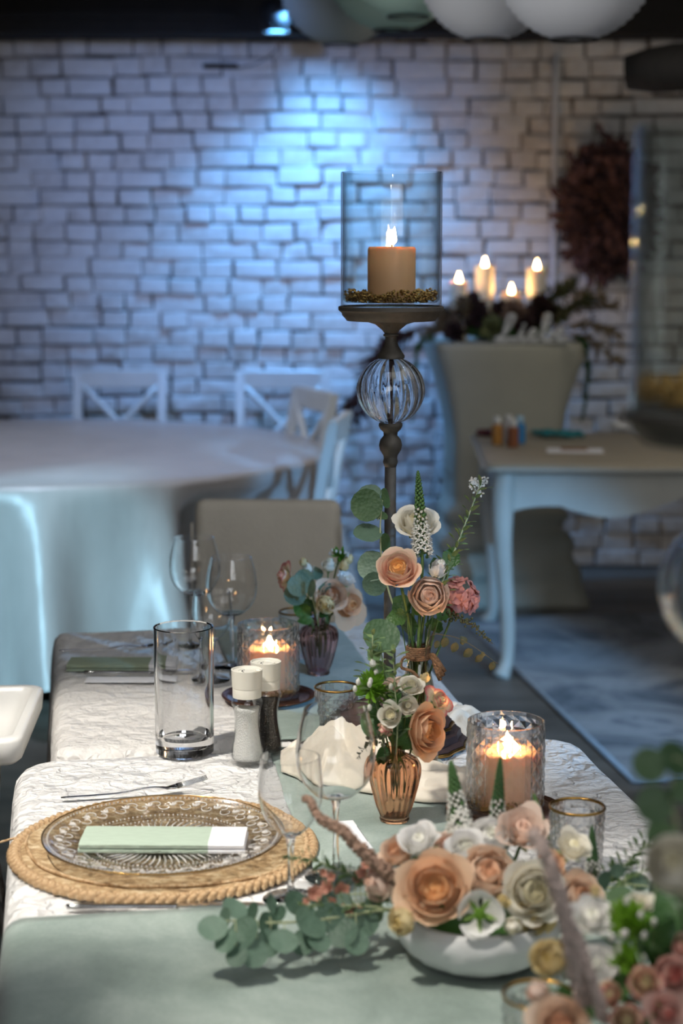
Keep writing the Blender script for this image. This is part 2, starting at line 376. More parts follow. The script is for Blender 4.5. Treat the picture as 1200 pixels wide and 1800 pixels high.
    def mesh(s, name, mat=None, smooth=True):
        m = bpy.data.meshes.new(name); m.from_pydata([tuple(v) for v in s.v], [], s.f); 
        if mat: m.materials.append(mat)
        if s.uv:
            l = m.uv_layers.new(name='UVMap'); vi = [0]*len(m.loops); m.loops.foreach_get('vertex_index', vi)
            flat = []
            for i in vi: flat += s.uv[i]
            l.data.foreach_set('uv', flat)
        if smooth: m.shade_smooth()
        m.update(); return m

def fix(me):
    import bmesh
    b = bmesh.new(); b.from_mesh(me); bmesh.ops.recalc_face_normals(b, faces=b.faces); b.to_mesh(me); b.free(); return me
def obj(name, mb, mat, parent=None, loc=None, smooth=True, rot=None, scale=None, sharp=None, recalc=True):
    me = mb if isinstance(mb, bpy.types.Mesh) else mb.mesh(name, mat, smooth)
    if recalc and not isinstance(mb, bpy.types.Mesh): fix(me)
    if sharp is not None: me.set_sharp_from_angle(angle=math.radians(sharp))
    o = bpy.data.objects.new(name, me); COL.objects.link(o)
    if parent: o.parent = parent
    if loc is not None: o.location = loc
    if rot is not None:
        if isinstance(rot, Quaternion): o.rotation_mode = 'QUATERNION'; o.rotation_quaternion = rot
        else: o.rotation_euler = rot
    if scale is not None: o.scale = scale if hasattr(scale, '__len__') else (scale,)*3
    return o
def tag(o, label, cat, group=None, kind=None):
    o['label'] = label; o['category'] = cat
    if group: o['group'] = group
    if kind: o['kind'] = kind
    return o
def thing(name, loc, label, cat, group=None, rotz=0):
    o = bpy.data.objects.new(name, None); COL.objects.link(o); o.location = loc; o.rotation_euler = (0, 0, rotz)
    o.empty_display_size = 0.02
    return tag(o, label, cat, group)
def struct(name, mb, mat, smooth=False):
    o = obj(name, mb, mat, smooth=smooth); o['kind'] = 'structure'; return o
def interp(pts, n):
    # Catmull-Rom through points
    P = [Vector(p) for p in pts]; P = [P[0]*2-P[1]] + P + [P[-1]*2-P[-2]]; out = []
    segs = len(P)-3
    for q in range(n):
        t = q/(n-1)*segs; i = min(int(t), segs-1); u = t-i; a, b, c, d = P[i:i+4]
        out.append(0.5*((2*b) + (c-a)*u + (2*a-5*b+4*c-d)*u*u + (3*b-a-3*c+d)*u**3))
    return out
def quat_z(ax, spin=0):
    return Vector(ax).normalized().to_track_quat('Z', 'Y') @ Quaternion((0, 0, 1), spin)
def face(r, u, t): return Vector((r, -t, u))          # right, up, towards the camera

# ---------------------------------------------------------------- room
WY = 8.10
fl = MB(); fl.box((-3.4, -2.6, -0.12), (3.6, 8.3, 0.0))
def floor_mat():
    t = NT('worn_floor'); v = t.coord((0.6, 3.0, 1)); n1 = t.noise(v, 2.2, 6, 0.6); n2 = t.noise(v, 18, 4)
    p = t.bsdf(0.55); m = t.n('ShaderNodeMath', operation='MULTIPLY_ADD'); m.inputs[1].default_value = 0.35
    t.l(n2.outputs[0], m.inputs[0]); t.l(n1.outputs[0], m.inputs[2])
    t.l(t.ramp(m.outputs[0], [(0.42, '#4b4640'), (0.62, '#6a655d'), (0.85, '#857f75')]), p.inputs['Base Color'])
    t.l(t.bump(m.outputs[0], 0.2, 0.01), p.inputs['Normal']); return t.done(p.outputs[0])
struct('floor', fl, floor_mat())
def wall_mat(name, c1, c2, c3):
    t = NT(name); v = t.coord(); n1 = t.noise(v, 3.2, 6, 0.65); oi = t.n('ShaderNodeObjectInfo')
    n2 = t.noise(v, 40, 4); p = t.bsdf(0.85)
    t.l(t.ramp(n1.outputs[0], [(0.40, c1), (0.50, c2), (0.64, c3)]), p.inputs['Base Color'])
    t.l(t.bump(n2.outputs[0], 0.5, 0.008), p.inputs['Normal']); return t.done(p.outputs[0])
M['mortar'] = wall_mat('lime_mortar', '#2a2522', '#6b6058', '#b5aca2')
def brick_mat():
    t = NT('whitewashed_brick'); v = t.coord((1, 1, 1)); n1 = t.noise(v, 7, 5, 0.7); n2 = t.noise(v, 55, 4)
    oi = t.n('ShaderNodeObjectInfo'); m = t.n('ShaderNodeMath', operation='MULTIPLY_ADD'); m.inputs[1].default_value = 0.16
    t.l(oi.outputs['Random'], m.inputs[0]); t.l(n1.outputs[0], m.inputs[2]); p = t.bsdf(0.72)
    t.l(t.ramp(m.outputs[0], [(0.27, '#7d6a5c'), (0.37, '#b8afa6'), (0.55, '#d3cfca'), (0.8, '#e2e0dc')]), p.inputs['Base Color'])
    t.l(t.bump(n2.outputs[0], 0.5, 0.006), p.inputs['Normal']); return t.done(p.outputs[0])
M['brick'] = brick_mat()
M['dark'] = plain('dark_timber', '#17130f', 0.8, 0.4, 12, 0.5, 30, (1, 8, 1))
M['side_wall'] = wall_mat('pale_plaster', '#57534f', '#68645f', '#7a7671')

wb = MB(); wb.box((-3.4, WY+0.004, 0), (3.6, WY+0.2, 2.62)); wall_back = struct('wall_back', wb, M['mortar'])
for nm, a, b in (('wall_left', (-3.5, -2.6, 0), (-3.4, 8.3, 2.75)), ('wall_right', (3.6, -2.6, 0), (3.7, 8.3, 2.75))):
    q = MB(); q.box(a, b); struct(nm, q, M['side_wall'])
q = MB(); q.box((-3.5, -2.6, 2.75), (3.7, 8.3, 2.85)); struct('ceiling', q, M['dark'])
q = MB(); q.box((-3.4, -2.7, 0), (3.6, -2.6, 2.75)); struct('wall_front', q, M['side_wall'])

rb = random.Random(3)
def brick_mesh(x0, x1, z0, z1, depth, mb=None, o=(0, 0)):
    j = lambda s=0.004: rb.uniform(-s, s)
    yb = 0.01; yf = -depth; bx, bz = 0.006, 0.006
    base = [(x0+j(), yb, z0+j()), (x1+j(), yb, z0+j()), (x1+j(), yb, z1+j()), (x0+j(), yb, z1+j())]
    mid = [(p[0], yf*0.55, p[2]) for p in base]
    tilt = rb.uniform(-0.006, 0.006)
    front = [(x0+bx+j(), yf+tilt+j(.002), z0+bz+j()), (x1-bx+j(), yf-tilt+j(.002), z0+bz+j()), (x1-bx+j(), yf-tilt+j(.002), z1-bz+j()), (x0+bx+j(), yf+tilt+j(.002), z1-bz+j())]
    ctr = [(sum(p[0] for p in front)/4, yf-0.002-rb.random()*0.003, sum(p[2] for p in front)/4)]
    fs = []
    for k in range(4):
        k2 = (k+1) % 4; fs += [(k, k2, 4+k2, 4+k), (4+k, 4+k2, 8+k2, 8+k), (8+k, 8+k2, 12)]
    m = mb or MB(); m.add([(p[0]+o[0], p[1]+o[1], p[2]) for p in base+mid+front+ctr], fs); return m
cands = []
row = 0; z = 0.0
while z < 2.40:
    h = 0.0795 + rb.uniform(-.005, .005); x = -3.4 + rb.uniform(-.12, 0)
    while x < 3.6:
        L = rb.choice([0.118, 0.125, 0.135, 0.14, 0.15, 0.125, 0.20, 0.235])
        wob = 0.010*math.sin(x*2.3+row*0.35) + 0.006*noise.noise(Vector((x*3, z*3, 1)))
        x0, x1, z0, z1 = x+rb.uniform(.002, .0065), x+L-rb.uniform(.002, .0065), z+rb.uniform(.002, .006)+wob, z+h-rb.uniform(.002, .005)+wob
        if True:
            cands.append((x0, x1, z0, z1, max(.004, 0.015+rb.gauss(0, .009))))
        x += L
    z += h; row += 1
vis = [c for c in cands if -1.52 < (c[0]+c[1])/2 < 1.35 and c[2] > 0.95 and c[3] < 2.36]
vis.sort(key=lambda c: -(c[1]-c[0])*(c[3]-c[2])); pick = set(vis[:300])
rest = MB()
for c in cands:
    if c in pick:
        cx = (c[0]+c[1])/2; m = brick_mesh(c[0]-cx, c[1]-cx, 0, c[3]-c[2], c[4])
        obj('brick', m, M['brick'], wall_back, (cx, WY+.002, c[2]), smooth=False)
    else:
        brick_mesh(c[0], c[1], c[2], c[3], c[4], rest, (0, WY+.002))
o = obj('brickwork', rest, M['brick'], wall_back, smooth=False); o['kind'] = 'stuff'

# timber along the top of the wall, pipe, log beam
q = MB(); q.box((-3.4, 7.84, 2.365), (3.6, 8.11, 2.62), 0.01); q.box((-3.4, 7.78, 2.43), (-0.45, 7.84, 2.452), 0.004)
struct('trim_1', q, M['dark'])
pts = [at_y(976, 95, 8.05), at_y(974, 300, 8.05), at_y(972, 540, 8.05)]
q = MB(); q.tube(interp(pts, 8), 0.013, 8); struct('trim_2', q, plain('pipe_white', '#d8dade', 0.4, 0.04), True)
q = MB(); a = at_d(1100, 128, 6.6)
def log(p, i): return p
q.tube(interp([a, a+Vector((.4, -.12, .03)), a+Vector((1.2, -.35, .07)), a+Vector((2.6, -.75, .12))], 14),
       [0.062, 0.082, .088, .085, .09, .092, .088, .094, .09, .095, .09, .092, .09, .09], 14)
struct('trim_3', q, M['dark'], True)
for z0 in (4.2, 2.6, 0.8):
    pass
q = MB(); q.box((-3.4, 5.9, 2.55), (3.6, 6.06, 2.75), 0.01); struct('trim_4', q, M['dark'])
# iron wall tie and the cable to the lamp
p = at_y(387, 116, 8.07); q = MB(); q.box((-.078, -.008, -.010), (.078, .012, .010), .003)
q.ball((-.05, -.01, 0), .008, 8, 5); q.ball((.05, -.01, 0), .008, 8, 5)
tag(obj('wall_tie', q, M['ink'], loc=p), 'short black iron tie bar fixed high on the whitewashed brick wall', 'wall tie')
pts = [at_y(415, 119, 8.07), at_y(450, 112, 8.0), at_y(482, 92, 7.9), at_y(487, 80, 7.83)]
q = MB(); q.tube(interp(pts, 10), .003, 6); tag(obj('lamp_cable', q, M['ink']), 'thin dark cable running up the brick wall to the blue lamp', 'cable')
# wall washer lamp
p = at_y(485, 30, 7.60)
t = thing('wall_washer_lamp', p, 'small black spotlight under the ceiling shining blue light down the brick wall', 'lamp')
q = MB(); q.lathe([(.052, -.06), (.06, -.06), (.064, .03), (.05, .06), (.02, .07)], 20, cap0=False); obj('lamp_housing', q, M['ink'], t)
q = MB(); q.tube([(0, 0, .06), (0, 0, .20), (0, 0, max(.24, 2.748-p.z))], .009, 8); obj('lamp_stem', q, M['steel'], t)
q = MB(); q.lathe([(.05, -.052), (.045, -.048), (.001, -.046)], 20, cap0=False); obj('lens', q, emit_mat('blue_lens', (.1, .45, 1, 1), 6), t)

# ---------------------------------------------------------------- dining tables
u_ = ray(92, 420); U = Vector((u_.x, u_.y, 0)).normalized(); V = Vector((U.y, -U.x, 0))
def st(p): return p.dot(U), p.dot(V)
def wp(s, t, z): return U*s + V*t + Vector((0, 0, z))
ROT = math.atan2(U.y, U.x) - PI/2
def cloth_table(name, label_cloth, label_table, s0, s1, t0, t1, mat, corner, drop, flare, seed, zt=TZ):
    sc, tc = (s0+s1)/2, (t0+t1)/2; hs, ht = (s1-s0)/2, (t1-t0)/2
    base = wp(sc, tc, 0)
    root = thing('dining_table', base, label_table, 'table', 'tables under the cloths', ROT)
    q = MB(); q.box((-ht+.02, -hs+.02, zt-.028), (ht-.02, hs-.02, zt-.006), .006); obj('tabletop', q, M['dark'], root, smooth=False)
    for sx in (-1, 1):
        for sy in (-1, 1):
            q = MB(); q.box((sx*(ht-.09)-.022, sy*(hs-.09)-.022, 0), (sx*(ht-.09)+.022, sy*(hs-.09)+.022, zt-.028), .004)
            obj('leg', q, M['dark'], root, smooth=False)
    rnd = random.Random(seed); N = 160; q = MB(); outl = []
    for k in range(N):
        a = TAU*(k+.5)/N; ca, sa = math.cos(a), math.sin(a)
        # rounded rectangle outline by ray marching
        x = ht*max(-1, min(1, 1.6*math.tan(a) if False else 0)); 
        outl.append((ca, sa))
    def rr(i):
        # arc-length walk around the rounded rectangle
        r = corner; per = 2*(2*ht-2*r) + 2*(2*hs-2*r) + TAU*r; d = per*i/N
        segs = [('l', 2*hs-2*r), ('c', PI/2*r), ('l', 2*ht-2*r), ('c', PI/2*r), ('l', 2*hs-2*r), ('c', PI/2*r), ('l', 2*ht-2*r), ('c', PI/2*r)]
        pos = Vector((ht, -hs+r)); dr = Vector((0, 1))
        for kind, L in segs:
            if d <= L:
                if kind == 'l': p = pos+dr*d; n = Vector((dr.y, -dr.x)); return p, n
                cpt = pos + Vector((-dr.y, dr.x))*r; an = d/r; n0 = Vector((dr.y, -dr.x))
                n = Vector((n0.x*math.cos(an)-n0.y*math.sin(an), n0.x*math.sin(an)+n0.y*math.cos(an)))
                return cpt+n*r, n
            d -= L
            if kind == 'l': pos = pos+dr*L
            else:
                cpt = pos + Vector((-dr.y, dr.x))*r; dr2 = Vector((-dr.y, dr.x)); n = Vector((dr2.y, -dr2.x)); pos = cpt+n*r; dr = dr2
        return pos, Vector((dr.y, -dr.x))
    er = 0.022
    prof = [(-er*1.3, 0), (-er, 0), (-er*.5, -er*.13), (-er*.13, -er*.5), (0, -er), (.004, -er*2), (.012, -.08), (.012+flare*.25, -.08-drop*.25), (.012+flare*.6, -.08-drop*.55), (.012+flare, -.08-drop)]
    vs = []; fs = []
    for j, (off, dz) in enumerate(prof):
        for i in range(N):
            p, n = rr(i); w = max(0, j-5)/4; off = off if j < 5 else .004 + (off-.004)*max(0, -n.x)
            fold = w*(.008*math.sin(i*1.15+seed) + .006*math.sin(i*.53+seed*2) + .004)
            z = zt + dz + (0.0025*noise.noise(Vector((p.x*9, p.y*9, seed))) if j < 5 else 0)
            vs.append((p.x+n.x*(off+fold), p.y+n.y*(off+fold), z))
    for j in range(len(prof)-1):
        for i in range(N):
            k = (i+1) % N; fs.append((j*N+i, j*N+k, (j+1)*N+k, (j+1)*N+i))
    # top: concentric shrink
    rings = 10; off0 = len(vs)
    for g in range(1, rings+1):
        f = 1-g/(rings+.3)
        for i in range(N):
            x, y, z = vs[i]; xx, yy = x*f, y*f
            vs.append((xx, yy, zt + 0.0020*noise.noise(Vector((xx*9, yy*9, seed))) - .0005))
    for g in range(rings):
        A = 0 if g == 0 else off0+(g-1)*N; B = off0+g*N
        for i in range(N):
            k = (i+1) % N; fs.append((A+k, A+i, B+i, B+k))
    fs.append(tuple(off0+(rings-1)*N+i for i in range(N)))
    q.add(vs, fs)
    c = obj('tablecloth', q, mat, loc=base, rot=(0, 0, ROT)); tag(c, label_cloth, 'tablecloth')
    return root
s_seam = st(at_z(300, 1321))[0]; s_back = st(at_z(330, 1098))[0]
tl_far = st(at_z(93, 1200))[1]; tr_far = st(at_z(831, 1243))[1]
tl_near = st(at_z(22, 1400))[1]; tr_near = st(at_z(1062, 1357))[1] + .012
S_FRONT = 0.78
cloth_table('far', 'pale plain taffeta tablecloth on the farther dining table beside the white tray', 'dining table hidden under the paler farther tablecloth',
            s_seam+.034, s_back, tl_far, tr_far, M['cloth_far'], .03, .26, .05, 5, TZ-.004)
cloth_table('near', 'crinkled white taffeta tablecloth on the near table under the straw placemat', 'dining table hidden under the near crinkled tablecloth',
            S_FRONT, s_seam, tl_near, tr_near, M['cloth_near'], .075, .26, .04, 9)

# sage runner: lengthwise band and the cross band in front
tl_run = st(at_z(483, 1364))[1]; tr_run = st(at_z(842, 1430))[1]
s_cross = st(at_z(60, 1622))[0]
def flat_cloth(name, s0, s1, t0, t1, z, mat, label, cat, seed, nu=40, nv=60, th=.0015, group=None, hang=None):
    q = MB()
    def top(a, b):
        s = s0+(s1-s0)*b; t = t0+(t1-t0)*a
        e = 0.003*noise.noise(Vector((s*12, a*3, seed)))
        if hang is not None:
            te, sg = (hang[0], -1) if t < (t0+t1)/2 else (hang[1], 1); d = (t-te)*sg + .022; rr = .0235
            if d > 0:
                an = min(d/rr, PI/2); ex = max(0, d-rr*PI/2); return wp(s+(e if b in (0, 1) else 0), te+sg*(-.022+rr*math.sin(an)+.004*min(1, ex/.03)), z+th-rr*(1-math.cos(an))-ex)
        return wp(s + (e if b in (0, 1) else 0), t + (e if a in (0, 1) else 0), z+th+0.0012*(.5+.5*noise.noise(Vector((s*6, t*6, seed)))))
    q.grid(top, nu, nv)
    n = len(q.v); base = [(v[0], v[1], v[2]-th*.9 if hang else z) for v in q.v]; vs = base
    ring = [i for i in range(nu+1)] + [(j+1)*(nu+1)-1 for j in range(1, nv+1)] + [nv*(nu+1)+i for i in range(nu-1, -1, -1)] + [j*(nu+1) for j in range(nv-1, 0, -1)]
    o = len(q.v); q.v += [vs[i] for i in ring]
    for k in range(len(ring)):
        k2 = (k+1) % len(ring); q.f.append((ring[k], o+k, o+k2, ring[k2]))
    return tag(obj(name, q, mat), label, cat, group)
flat_cloth('table_runner', s_cross-.02, s_seam-.012, tl_run, tr_run, TZ+.001, M['runner'], 'sage green velvet runner lying lengthwise under the amber bud vase', 'runner', 2)
flat_cloth('table_runner', s_seam+.045, s_back-.02, tl_run, tr_run, TZ-.003, M['runner'], 'sage green velvet runner on the farther table under the mauve bud vase', 'runner', 3)
flat_cloth('table_runner', S_FRONT+.05, s_cross, tl_near-.14, tr_near+.14, TZ+.0045, M['runner'], 'sage green velvet runner across the front of the table under the flower bowls', 'runner', 4, nu=120, hang=(tl_near, tr_near))

# ---------------------------------------------------------------- glassware
def glass_shell(prof_out, wall, bottom):
    """closed double wall: outer profile bottom->top then inner top->bottom"""
    inner = [(max(r-wall, .0008), z) for r, z in prof_out if z >= bottom]
    inner = inner[::-1]
    return prof_out + inner
def spline(prof, n):
    return [(p.x, p.y) for p in interp([(r, z, 0) for r, z in prof], n)]
def wine_glass(bx, by, label, kind, scale=1.0, zb=TZ+.0025):
    p = at_z(bx, by, zb); t = thing('wine_glass', p, label, 'wine glass', 'wine glasses on the tables')
    if kind == 'big':
        bz, top, R, rim, fr = .095, .204, .0465, .037, .036
        bowl = spline([(.005, bz), (.022, bz+.006), (.040, bz+.025), (R, bz+.05), (.0445, bz+.078), (rim, top)], 22)
    else:
        bz, top, R, rim, fr = .074, .168, .0365, .0335, .031
        bowl = spline([(.005, bz), (.014, bz+.006), (.027, bz+.020), (.0345, bz+.038), (R, bz+.058), (rim, top)], 22)
    q = MB(); q.lathe(glass_shell(bowl, .0010, bz+.004), 48); obj('bowl', q, M['clear'], t, scale=scale, sharp=40)
    q = MB(); q.lathe(spline([(.0075, .006), (.0042, .013), (.0034, bz*.5), (.0038, bz-.014), (.0062, bz+.001)], 14), 20); obj('stem', q, M['clear'], t, scale=scale, sharp=40)
    q = MB(); q.lathe([(fr, 0), (fr+.001, .0012), (fr, .0020), (fr*.5, .0032), (.008, .0062)], 48); obj('foot', q, M['clear'], t, scale=scale, sharp=40)
    return t
wine_glass(590, 1541, 'large balloon wine glass beside the amber bud vase on the sage runner', 'big')
wine_glass(511, 1581, 'smaller tulip wine glass overlapping the right edge of the straw placemat', 'small')
wine_glass(343, 1136, 'farthest balloon wine glass, in front of the covered chair, its rim highest', 'big')
wine_glass(408, 1172, 'balloon wine glass on the farther table just left of the burning candle glass', 'big', .96)
wine_glass(374, 1196, 'small wine glass behind the tall clear cylinder vase on the farther table', 'small', .92)

p = at_z(325, 1325)+Vector((0, 0, .0025)); R = .0425
q = MB(); q.lathe([(R-.003, 0), (R, .003), (R+.0001, .03), (R+.0005, .09), (R+.001, .188), (R-.0008, .1885), (R-.0022, .187), (R-.003, .09), (R-.0036, .045), (R-.004, .030), (R-.010, .0235), (R-.03, .022), (.002, .021)], 64)
tag(obj('cylinder_vase', q, M['clear'], loc=p, sharp=25), 'tall empty clear glass cylinder vase with thick base left of the salt mill', 'vase')

# mills
def mill(px, py, name, label, fill):
    p = at_z(px, py)+Vector((0, 0, .002)); t = thing(name, p, label, 'grinder', 'salt and pepper mills')
    body = spline([(.0225, .001), (.0235, .004), (.0232, .018), (.0190, .045), (.0178, .066), (.0200, .082), (.0225, .089), (.0205, .096), (.0195, .099)], 30)
    q = MB(); q.lathe(glass_shell(body, .0017, .004), 40); obj('glass_body', q, M['thin'], t, sharp=40)
    inn = [(r-.0021, z) for r, z in body if .0055 < z < .084]
    q = MB(); q.lathe(inn, 32, lambda a, i, r, z: (r, z+(.0015*math.sin(3*a+i) if i == len(inn)-1 else 0))); obj('filling', q, fill, t)
    q = MB(); q.lathe([(.0205, .0985), (.0208, .1115), (.0205, .1122), (.0212, .1130), (.0222, .136), (.0224, .1385), (.0210, .1387), (.0200, .1362), (.013, .1357), (.0126, .1368), (.0118, .1368), (.0112, .1357), (.001, .1357)], 40)
    c = obj('cap', q, M['cap'], t, sharp=35)
    q = MB(); q.box((.0125, -.003, .1357), (.0198, .003, .1382), .0008); obj('cap_tab', q, M['cap'], c, smooth=False)
    q = MB()
    for k in range(5):
        a = 2.2+k*.45; q.lathe([(.0010, 0), (.0010, .0003)], 8, c=(.007*math.cos(a), .007*math.sin(a), .1357))
    obj('cap_holes', q, M['ink'], c)
mill(435, 1344, 'salt_mill', 'glass salt mill with white cap standing in front of the pepper mill', M['salt'])
mill(468, 1327, 'pepper_mill', 'glass pepper mill filled with dark peppercorns behind the salt mill', M['pepper'])

# cut glass cylinders
def cut_cylinder(R, Hh, na, nr, depth, wall, zoff=.012, taper=0.0):
    q = MB(); rows = nr; vs = []; fs = []
    hz = (Hh-zoff-.012)/rows
    def rad(z): return R*(1-taper*(1-z/Hh))
    seg = na*2
    # outer lattice
    for j in range(rows*2+1):
        z = zoff + hz*j/2
        for k in range(seg):
            a = TAU*k/seg; cen = (j % 2 == 1 and k % 2 == 0) or (j % 2 == 0 and k % 2 == 1)
            mid = False
            r = rad(z) + (depth if cen else 0)
            if (j+k) % 2 == 0: r = rad(z)-depth*.3
            vs.append((r*math.cos(a), r*math.sin(a), z))
    for j in range(rows*2):
        for k in range(seg):
            k2 = (k+1) % seg; a, b, c, d = j*seg+k, j*seg+k2, (j+1)*seg+k2, (j+1)*seg+k
            if (j+k) % 2 == 0: fs += [(a, b, d), (b, c, d)] if (j+k) % 2 else [(a, b, c), (a, c, d)]
            else: fs += [(a, b, d), (b, c, d)]
    top = rows*2*seg
    def ring(r, z):
        o = len(vs)
        for k in range(seg): vs.append((r*math.cos(TAU*k/seg), r*math.sin(TAU*k/seg), z))
        return o
    def link(a, b):
        for k in range(seg): fs.append((a+k, a+(k+1) % seg, b+(k+1) % seg, b+k))
    r1 = ring(rad(Hh), Hh-.006); link(top, r1); r2 = ring(rad(Hh)-.0003, Hh); link(r1, r2)
    r3 = ring(rad(Hh)-wall, Hh); link(r2, r3); r4 = ring(rad(0)-wall, .007); link(r3, r4); fs.append(tuple(r4+k for k in range(seg)))
    b1 = ring(rad(0), .010); b2 = ring(rad(0)-.001, .001); b3 = ring(rad(0)-.004, 0); link(b3, b2); link(b2, b1); link(b1, 0); fs.append(tuple(b3+k for k in range(seg)))
    q.add(vs, fs); return q
def flame_mesh(h, r):
    q = MB(); q.lathe(spline([(r*.25, 0), (r*.9, h*.18), (r, h*.32), (r*.62, h*.62), (r*.05, h)], 12), 12); return q
def candle(pos, R, Hh, mat, label, power, fh=.026, lean=0, dip=.004, group='burning candles'):
    t = thing('pillar_candle', pos, label, 'candle', group)
    q = MB(); q.lathe([(R*.97, 0), (R, .003), (R, Hh-.004), (R-.002, Hh), (R-.006, Hh-.0005), (R*.6, Hh-dip), (R*.12, Hh-dip*1.2), (.001, Hh-dip*1.2)], 40)
    obj('wax_body', q, mat, t)
    zt = Hh-dip*1.2
    q = MB(); q.tube([(0, 0, zt-.001), (.0004, 0, zt+.005), (.001+lean*.015, 0, zt+.009)], [.0011, .0011, .0008], 6); obj('wick', q, M['wick'], t)
    f = obj('flame', flame_mesh(fh, fh*.21), M['flame'], t, loc=(.001, 0, zt+.005), rot=(0, lean, 0))
    l = bpy.data.lights.new('candle_light', 'POINT'); l.energy = power; l.color = (1.0, .56, .24); l.shadow_soft_size = .006
    lo = bpy.data.objects.new('candle_light', l); COL.objects.link(lo); lo.parent = t; lo.location = (.001, 0, zt+.005+fh*.55)
    return t
def gravel(c, r0, r1, h, n, label, size=.0026, seed=1):
    rg = random.Random(seed); q = MB()
    for i in range(n):
        r = math.sqrt(rg.uniform(r0*r0, r1*r1)); a = rg.uniform(0, TAU); s = size*rg.uniform(.7, 1.25)
        z = h*rg.random()*(0.55+.45*math.sin(a*2+1)**2) + s*.6
        cx, cy = r*math.cos(a), r*math.sin(a); k = rg.uniform(0, 1.5)
        vs = [(cx+s*math.cos(k), cy+s*math.sin(k), z), (cx-s*math.cos(k), cy-s*math.sin(k), z), (cx-s*math.sin(k), cy+s*math.cos(k), z+s*.2), (cx+s*math.sin(k), cy-s*math.cos(k), z-s*.2), (cx, cy, z+s*.8), (cx, cy, z-s*.6)]
        q.add(vs, [(0, 2, 4), (2, 1, 4), (1, 3, 4), (3, 0, 4), (2, 0, 5), (1, 2, 5), (3, 1, 5), (0, 3, 5)])
    o = obj('gold_gravel', q, M['gravel'], loc=c, smooth=False, recalc=False); return tag(o, label, 'gravel', None, 'stuff')
def candle_set(px, py, tz, l_plate, l_glass, l_candle, l_gravel, seed, power):
    p = at_z(px, py, tz)
    q = MB(); q.lathe([(.045, 0), (.066, .002), (.0765, .0065), (.0775, .008), (.0765, .009), (.066, .0052), (.045, .0042), (.001, .004)], 64)
    tag(obj('candle_plate', q, M['copper'], loc=p+Vector((0, 0, .0005))), l_plate, 'plate')
    g = p+Vector((0, 0, .0052))
    tag(obj('candle_glass', cut_cylinder(.0505, .121, 17, 5, .0013, .0034), M['cut'], loc=g, smooth=False), l_glass, 'candle holder', 'cut glass candle holders')
    candle(g+Vector((.002, 0, .0078)), .0355, .074, M['wax_peach'], l_candle, power, .024, .05, .008)
    gravel(g+Vector((0, 0, .0078)), .036, .045, .012, 260, l_gravel, .0024, seed)
candle_set(472, 1229, TZ-.001, 'glossy copper brown plate under the farther candle glass', 'diamond cut candle glass behind the pepper mill', 'peach pillar candle burning inside the farther cut glass', 'gold gravel around the candle in the farther cut glass', 4, .5)
candle_set(887, 1431, TZ+.001, 'dark brown plate under the candle glass at the right of the near table', 'diamond cut candle glass behind the bowl of roses', 'peach pillar candle burning inside the right hand cut glass', 'gold gravel around the candle in the right hand cut glass', 5, .6)

def tumbler(p, label):
    t = thing('tumbler', p, label, 'glass', 'gold rimmed tumblers')
    obj('glass_body', cut_cylinder(.0325, .083, 13, 5, .0012, .0022, .010, .10), M['cut'], t, smooth=False)
    q = MB(); q.lathe([(.0305, .0815), (.0331, .0815), (.0334, .0835), (.0322, .0848), (.0306, .0835)], 40, closed=True); obj('gold_rim', q, M['gold'], t)
tumbler(at_z(1012, 1537, TZ+.004), 'gold rimmed cut tumbler behind the flowers right of the candle glass')
tumbler(at_z(591, 1302, TZ+.0015), 'gold rimmed tumbler behind the large balloon wine glass')
tumbler(at_z(522, 1154, TZ), 'gold rimmed tumbler behind the mauve bud vase on the farther table')
pp = at_z(945, 1905, TZ+.007); tumbler(pp, 'blurred gold rimmed tumbler at the bottom edge in front of the white bowl')

